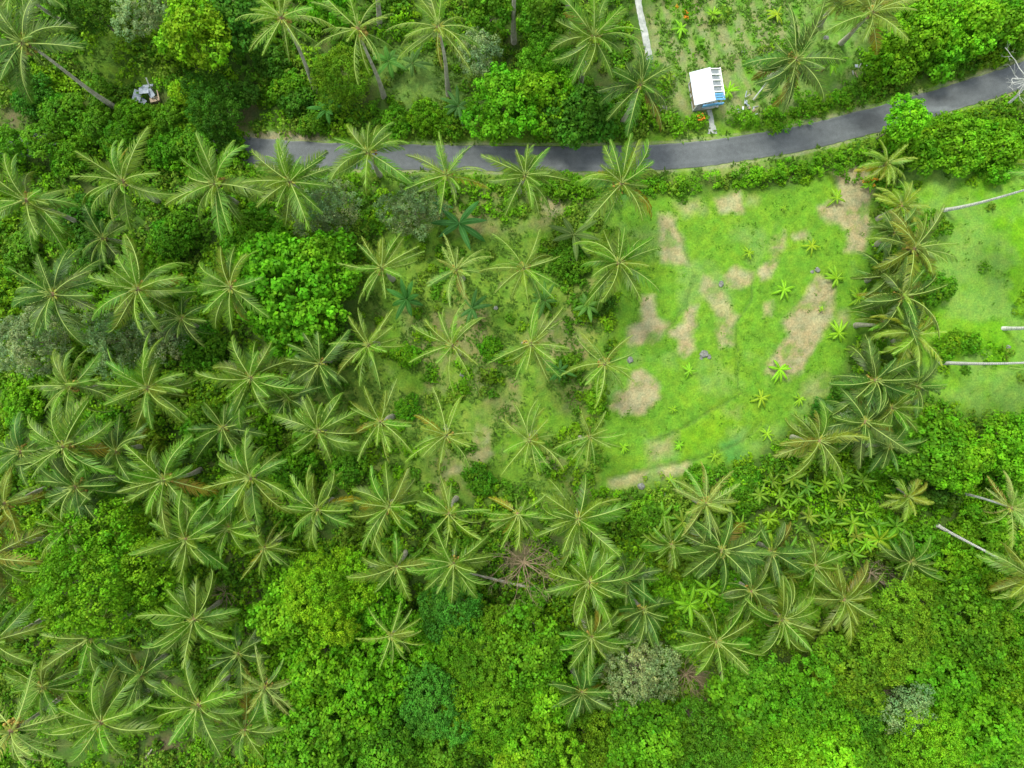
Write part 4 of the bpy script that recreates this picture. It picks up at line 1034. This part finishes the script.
while nb < 40:
    a, b = gt.uniform(640, 905), gt.uniform(455, 590)
    if sdf(np.array([a]), np.array([b]), TH)[0] > 0 or any(math.hypot(a-c_, b-d_) < 12 for c_, d_ in used): continue
    used.append((a, b)); nb += 1
    banana(a, b, gt.uniform(8, 15), 'bright green banana plant among many alike in the thicket below the lawn', gt.choice([LIME, (.10, .27, .02), (.13, .3, .015), (.16, .28, .02)]), 'banana plants in the thicket', big=True)

# ------------------------------------------------------------------ HUT
M_WHITE = rough_mat('white_roof_sheet', (.46, .54, .60), (.72, .77, .81), .9, rough=.45, bump=.05)
M_WPAINT = rough_mat('white_painted_wood', (.7, .7, .68), (.8, .8, .78), 4, rough=.6, bump=.1)
M_BLUE = rough_mat('blue_painted_board', (.08, .27, .50), (.16, .42, .66), 3, rough=.5)
M_GREY = rough_mat('grey_tin', (.20, .24, .29), (.42, .47, .52), 2, rough=.5)
M_WOOD = rough_mat('weathered_wood', (.28, .20, .13), (.45, .36, .25), 5)
M_DARK = rough_mat('grey_smoked_sheet', (.16, .19, .20), (.30, .34, .35), 4, rough=.5)
def hut():
    x, y = P(703, 96)
    ang = math.atan2(-34, 5.5)     # direction of the ridge in the ground plane (towards the road)
    r0 = empty('roadside_hut', (x, y, 0), 'small hut with a white roof slope and open white rafters beside the road', 'hut', rz=ang+math.pi/2)
    # local: -y towards the road, x across; ridge at x=0
    L = 1.75
    r0.scale = (.95, .92, .95)
    fl = MB(); fl.box((0, 0, .07), (2.8, 3.1, .18)); ob('floor_slab', fl.build('slab', [M_CONC]), r0)
    for sx in (-1.35, 1.25):
        for sy in (-1.5, 0, 1.5):
            m = MB(); hh = 1.95 if sx < 0 else 2.15; m.box((sx, sy, .22+hh/2), (.1, .1, hh)); ob('post', m.build('post', [M_WPAINT]), r0)
    m = MB(); m.box((0.02, 0, 2.78), (.1, 2*L, .12)); ob('ridge_beam', m.build('ridge', [M_WPAINT]), r0)
    m = MB(); m.box((-1.35, 0, 2.2), (.08, 2*L-.2, .1)); m.box((1.25, 0, 2.38), (.08, 2*L-.35, .1)); ob('side_beams', m.build('side_beams', [M_WPAINT]), r0)
    m = MB()                       # corrugated white slope
    n = 44
    for k in range(n):
        y0 = -L-.05+(2*L+.1)*k/n; y1 = -L-.05+(2*L+.1)*(k+1)/n; z0, z1 = (.022 if k % 2 else 0), (0 if k % 2 else .022)
        A = [(-1.78, y0+.1, 2.2+z0), (.12, y0, 2.9+z0), (.12, y1, 2.9+z1), (-1.78, y1+.1, 2.2+z1)]
        m.add(A+[(a, b, c-.03) for a, b, c in A], [(0, 1, 2, 3), (7, 6, 5, 4), (0, 4, 5, 1), (1, 5, 6, 2), (2, 6, 7, 3), (3, 7, 4, 0)])
    ob('roof_panel', m.build('roof_panel', [M_WHITE]), r0)
    m = MB(); m.box((.13, 0, 2.945), (.16, 2*L+.1, .03)); ob('ridge_cap', m.build('cap', [M_WPAINT]), r0)
    for k in range(5):
        yy = L-.07-k*.62; m = MB(); m.box((.78, yy, 2.66), (1.34, .09, .09), Euler((0, R(17.5), 0))); ob('rafter', m.build('rafter', [M_WPAINT]), r0)
    m = MB(); m.box((1.36, .25, 2.52), (.09, 2*L-.45, .09)); ob('eave_beam', m.build('eave', [M_WPAINT]), r0)
    for k in range(4):
        yy = L-.38-k*.62; m = MB(); m.box((.74, yy, 2.56), (1.2, .50, .015), Euler((0, R(17.5), 0))); ob('smoked_roof_sheet', m.build('smoked', [M_DARK]), r0)
    for k in range(3):
        m = MB(); m.box((.86, -1.05-k*.27, 2.60-.015*k), (1.2, .2, .03), Euler((0, R(17.5), 0))); ob('blue_roof_board', m.build('blue', [M_BLUE]), r0)
    m = MB()
    m.box((-.1, -1.9, 2.1), (1.7, .10, .5)); m.box((.95, -1.93, 2.06), (.7, .1, .42)); ob('blue_front_board', m.build('bluefront', [M_BLUE]), r0)
    m = MB(); m.box((-1.32, 0, .85), (.05, 3.0, 1.2)); ob('side_wall', m.build('sidewall', [M_WOOD]), r0)
    m = MB(); m.box((-.2, 1.3, .65), (1.8, .35, .06)); [m.box((a, 1.3, .42), (.06, .3, .4)) for a in (-1, .6)]; ob('bench', m.build('bench', [M_WOOD]), r0)
hut()

# ------------------------------------------------------------------ COLLAPSED SHED
def sheet(mb, w, l, n=14):
    for k in range(n):
        a, b = -w/2+w*k/n, -w/2+w*(k+1)/n; z0, z1 = (.03 if k % 2 else 0), (0 if k % 2 else .03)
        A = [(a, -l/2, z0), (b, -l/2, z1), (b, l/2, z1), (a, l/2, z0)]
        mb.add(A+[(p, q, c-.012) for p, q, c in A], [(0, 1, 2, 3), (7, 6, 5, 4), (0, 4, 5, 1), (1, 5, 6, 2), (2, 6, 7, 3), (3, 7, 4, 0)])
x, y = P(148, 92, 1)
r0 = empty('collapsed_shed', (x, y, 0), 'collapsed little shed of grey roofing sheets and loose poles in the greenery', 'shed')
for (dx, dy, z, w, l, rx, ry, rz) in [(-1.15, -.35, .9, .75, 1.1, .1, .35, -.3), (-.35, .1, 1.15, .95, .75, -.25, .1, .15), (-.15, .62, 1.0, 1.3, .35, -.5, 0, .12), (.25, -.1, .95, .6, .8, .2, -.3, .5), (-.75, -.75, .55, .6, .5, .4, .2, 1)]:
    m = MB(); sheet(m, w, l); ob('roof_sheet', m.build('sheet', [M_GREY]), r0, (dx, dy, z), (rx, ry, rz))
for pts_, rr_ in [([(.35, .1, .1), (.3, .55, 1.4), (.18, 1.15, 1.7)], .07), ([(.75, .3, .7), (1.1, -.75, .9)], .06), ([(-.8, .7, .1), (-.8, .55, 1.2)], .05), ([(.7, -.6, 0), (.65, -.6, 1.1)], .05)]:
    m = MB(); m.tube(pts_, rr_, 6); ob('pole', m.build('pole', [M_WOOD if rr_ == .06 else M_CONC]), r0)
m = MB(); m.box((.4, -.55, .35), (.9, .5, .5), Euler((0, .1, .3))); ob('wooden_crate_wall', m.build('cratewall', [M_WOOD]), r0)

# ------------------------------------------------------------------ DEAD WOOD
def bare_tree(px, py, bx, by, h, rad, label, col, name='dead_tree', seed=1, n=7, depth=4, thick=.2, spread=1.0):
    random.seed(seed)
    x, y = P(px, py, h*.7); b = P(bx, by)
    r0 = empty(name, (*b, 0), label, 'dead tree')
    lean = ((x-b[0])*1.0, (y-b[1])*1.0)
    me = limb_mesh(h, rad, None, spread, n, thick, col, depth=depth, mat=M_WTWIG if px > 1000 else M_TWIG, lean=(lean[0]*2, lean[1]*2))
    ob('branches', me, r0)
bare_tree(1046, 72, 1004, 108, 8, 4.8, 'bare white dead tree leaning over the road at the right edge', (1.9, 1.95, 2.0), seed=5, n=11, depth=5, thick=.12, spread=1.4)
bare_tree(524, 568, 524, 572, 8, 4.6, 'brown dead crown of bare twigs between the central palms and canopy', (.85, .80, .62), seed=6, n=16, depth=5, thick=.11, spread=1.3)
bare_tree(690, 682, 690, 682, 7, 3.2, 'brown dead shrub in the lower canopy', (.85, .82, .62), seed=7, n=15, depth=5, thick=.06)
bare_tree(638, 668, 638, 668, 9.2, 3.6, 'pale bare twiggy tree poking through the sparse pale crown', (1.2, 1.25, 1.1), seed=8, n=8, depth=4, thick=.07)
bare_tree(950, 628, 950, 628, 9.5, 2.0, 'small grey bare tree beside the olive canopy', (.8, .8, .75), seed=9, n=8, depth=4, thick=.05)
bare_tree(875, 575, 875, 575, 3.5, 3.0, 'greyish dead shrub at the right of the banana thicket', (1.0, 1.0, .85), seed=10, n=9, depth=4, thick=.06)
bare_tree(222, 595, 222, 600, 3, 3.2, 'dull brown dead shrub left of the bright canopy', (.75, .7, .55), seed=12, n=9, depth=4, thick=.06)
random.seed(77)
a = P(470, 573, 2.5); b = P(548, 592, 1.0)
m = MB(); m.tube([(0, 0, 2.6), ((b[0]-a[0])*.5, (b[1]-a[1])*.5, 1.9), (b[0]-a[0], b[1]-a[1], .7)], [.10, .14, .18], 8)
tag(ob('fallen_palm', m.build('fallen_palm', [M_TRUNK], True), None, (a[0], a[1], 0)), 'pale fallen palm trunk lying into the brown dead crown', 'tree trunk')
m = MB(); a = P(146, 758); m.tube([(0, 0, .3), (.9, 1.2, .4)], .1, 6); tag(ob('fallen_log', m.build('log', [M_TRUNK], True), None, (*a, 0)), 'short grey log on brown soil near the bottom left palms', 'log')

# ------------------------------------------------------------------ ROCKS + RUBBISH
def rock(px, py, r, label, seed):
    g = random.Random(seed); x, y = P(px, py)
    import bmesh
    bm = bmesh.new(); r *= .8; bmesh.ops.create_icosphere(bm, subdivisions=3, radius=r)
    off = Vector((g.uniform(-9, 9),)*3)
    from mathutils import noise
    for v in bm.verts: v.co *= 1+.45*noise.noise(v.co/r*1.1+off); v.co.z *= .65
    me = bpy.data.meshes.new('rock'); bm.to_mesh(me); bm.free(); me.materials.append(M_ROCK)
    tag(ob('rock', me, None, (x, y, r*.3), (0, 0, g.uniform(0, 6))), label, 'rock', 'rocks on the lawn and clearing')
M_ROCK = rough_mat('grey_rock', (.10, .11, .09), (.25, .26, .23), 3, bump=.6)
for i, q in enumerate([(704, 354, .5, 'large grey rock in the centre of the lawn, above a banana plant'), (709, 357, .3, 'smaller grey rock touching the large one on the lawn'), (701, 358, .22, 'smallest grey stone below the large lawn rock'),
      (630, 360, .42, 'dark grey rock above the rounded tan patch'), (817, 270, .36, 'grey rock at the top of the long tan patch'), (812, 272, .22, 'small stone beside the rock on the long tan patch'),
      (721, 284, .36, 'dark rock next to the tan patch in the upper lawn'), (641, 486, .45, 'dark rock on the bottom border of the lawn'), (665, 495, .3, 'pale stone below the lawn bottom border'),
      (402, 417, .42, 'grey rock between two palms in the clearing'), (398, 493, .38, 'pale grey rock above the bottom left clearing palm'), (462, 375, .28, 'white stone in the upper clearing'), (496, 308, .26, 'white stone right of the banana in the clearing'),
      (663, 110, .5, 'pale slab-like rock left of the hut'), (743, 52, .25, 'white stone in the vegetable beds'), (826, 38, .3, 'white stone right of the garden palm'), (1008, 347, .25, 'small stone on the field near the right edge')]): rock(*q, i)
gr_ = random.Random(3)
def heap(px, py, r, label, n):
    x, y = P(px, py); r0 = empty('rubbish_heap', (x, y, 0), label, 'rubbish heap')
    for i in range(n):
        m = MB(); a = gr_.uniform(0, 6.28); q = r*math.sqrt(gr_.random())
        if i % 3: m.box((0, 0, 0), (gr_.uniform(.15, .5), gr_.uniform(.1, .35), gr_.uniform(.03, .15)))
        else: m.tube([(-.3, 0, 0), (.3, .05, 0)], .05, 6)
        ob('scrap', m.build('scrap', [gr_.choice((M_GREY, M_WHITE, M_CONC, M_WOOD))]), r0, (q*math.cos(a), q*math.sin(a), gr_.uniform(.1, .3)), (gr_.uniform(-.4, .4), gr_.uniform(-.4, .4), gr_.uniform(0, 6)))
heap(746, 106, 1.3, 'pale rubbish heap right of the hut, by the hedge', 16)
heap(861, 70, 1.0, 'grey rubbish heap between the garden palm and the roadside tree', 12)
m = MB(); m.tube([(0, 0, .3), (1.1, 1.4, 1.2)], .07, 6); a = P(752, 101); tag(ob('wooden_pole', m.build('pole2', [M_CONC], True), None, (*a, 0)), 'pale leaning pole beside the rubbish heap near the hut', 'pole')
def flower_bush(px, py, r, label, seed):
    g = np.random.default_rng(seed); x, y = P(px, py, 1); r0 = empty('flowering_shrub', (x, y, 0), label, 'shrub')
    n = 14; cs = g.normal(size=(n, 3))*np.array([r*.45, r*.45, .2])+np.array([0, 0, .9])
    V, F, c = clump_leaves(cs, np.tile([0, 0, 1.], (n, 1)), .22, .2, 14, g, np.ones((n, 3))); ob('foliage', mesh_np('fb', V, F, [M_LEAF], col=c), r0, color=C['bright'])
    cs[:, 2] += .15
    V, F, c = clump_leaves(cs[:8], np.tile([0, 0, 1.], (8, 1)), .22, .17, 9, g, np.ones((8, 3))); ob('blossom', mesh_np('fl', V, F, [M_LEAF], col=c), r0, color=(.75, .28, .03))
    ob('stem', random.choice(_stems), r0, scale=.6)
flower_bush(702, 119, .6, 'yellow-orange flowering shrub at the hut path', 1)
flower_bush(686, 15, .9, 'orange leaved shrub in the vegetable beds', 2)
flower_bush(869, 180, .5, 'orange flowering shrub next to the small yellow palm', 3)
# vegetable crop rows (stuff)
g = np.random.default_rng(31)
n = 1500; X = g.normal(size=n)*0+g.uniform(P(655, 0)[0], P(800, 0)[0], n); Y = g.uniform(P(0, 100)[1], P(0, -40)[1], n); x, y = px_of(X, Y)
q = ((x-655)*.93-y*.36)/17; k = (np.sin(q*2*np.pi)+(fbm(X, Y, 2, 13)-.5)*5 < .1) & (sdf(x, y, GARDEN) < -3) & (np.hypot(x-704, y-93) > 25) & (fbm(X, Y, 3, 3) > .42)
cs = np.stack([X[k], Y[k], np.full(k.sum(), .06)], 1)
tv = np.where(g.random((len(cs), 1)) < .6, np.array([[.12, .30, .02]]), np.array([[.16, .36, .02]]))*g.uniform(.8, 1.2, (len(cs), 1))
V, F, c = clump_leaves(cs, np.tile([0, 0, 1.], (len(cs), 1)), .2, .2, 10, g, tv)
tag(ob('vegetable_crop', mesh_np('vegetable_crop', V, F, [M_STUFF], col=c)), kind='stuff')

# ------------------------------------------------------------------ CAMERA, LIGHT
cam = bpy.data.cameras.new('camera'); cam.lens = 24; cam.sensor_width = 36; cam.clip_end = 5000; cam.clip_start = .5
co = bpy.data.objects.new('camera', cam); link(co); co.location = (0, 0, CAM_H); SC.camera = co
w = bpy.data.worlds.new('World'); SC.world = w; w.use_nodes = True
nt = w.node_tree; bg = nt.nodes['Background']; sky = nt.nodes.new('ShaderNodeTexSky'); sky.sky_type = 'NISHITA'; sky.sun_disc = False
SUN_EL, SUN_AZ = 62, 320     # azimuth clockwise from north (+Y)
sky.sun_elevation = R(SUN_EL); sky.sun_rotation = R(SUN_AZ); sky.air_density = 1.0; sky.dust_density = 1.5; sky.ozone_density = .6
hs = nt.nodes.new('ShaderNodeHueSaturation'); hs.inputs['Saturation'].default_value = .3
bg.inputs['Strength'].default_value = .15; nt.links.new(sky.outputs[0], hs.inputs['Color']); nt.links.new(hs.outputs[0], bg.inputs[0])
sl = bpy.data.lights.new('sun', 'SUN'); sl.energy = 1.35; sl.angle = R(14); sl.color = (1, .97, .84)
so = bpy.data.objects.new('sun', sl); link(so)
d = Vector((math.sin(R(SUN_AZ))*math.cos(R(SUN_EL)), math.cos(R(SUN_AZ))*math.cos(R(SUN_EL)), math.sin(R(SUN_EL))))
so.rotation_euler = d.to_track_quat('Z', 'Y').to_euler(); so.location = d*100
SC.view_settings.view_transform = 'Standard'; SC.view_settings.look = 'None'; SC.view_settings.exposure = 1.27; SC.view_settings.gamma = 1
SC.render.engine = 'CYCLES'
cy = SC.cycles; cy.max_bounces = 5; cy.diffuse_bounces = 3; cy.glossy_bounces = 1; cy.transmission_bounces = 3; cy.caustics_reflective = False; cy.caustics_refractive = False
cy.use_denoising = True
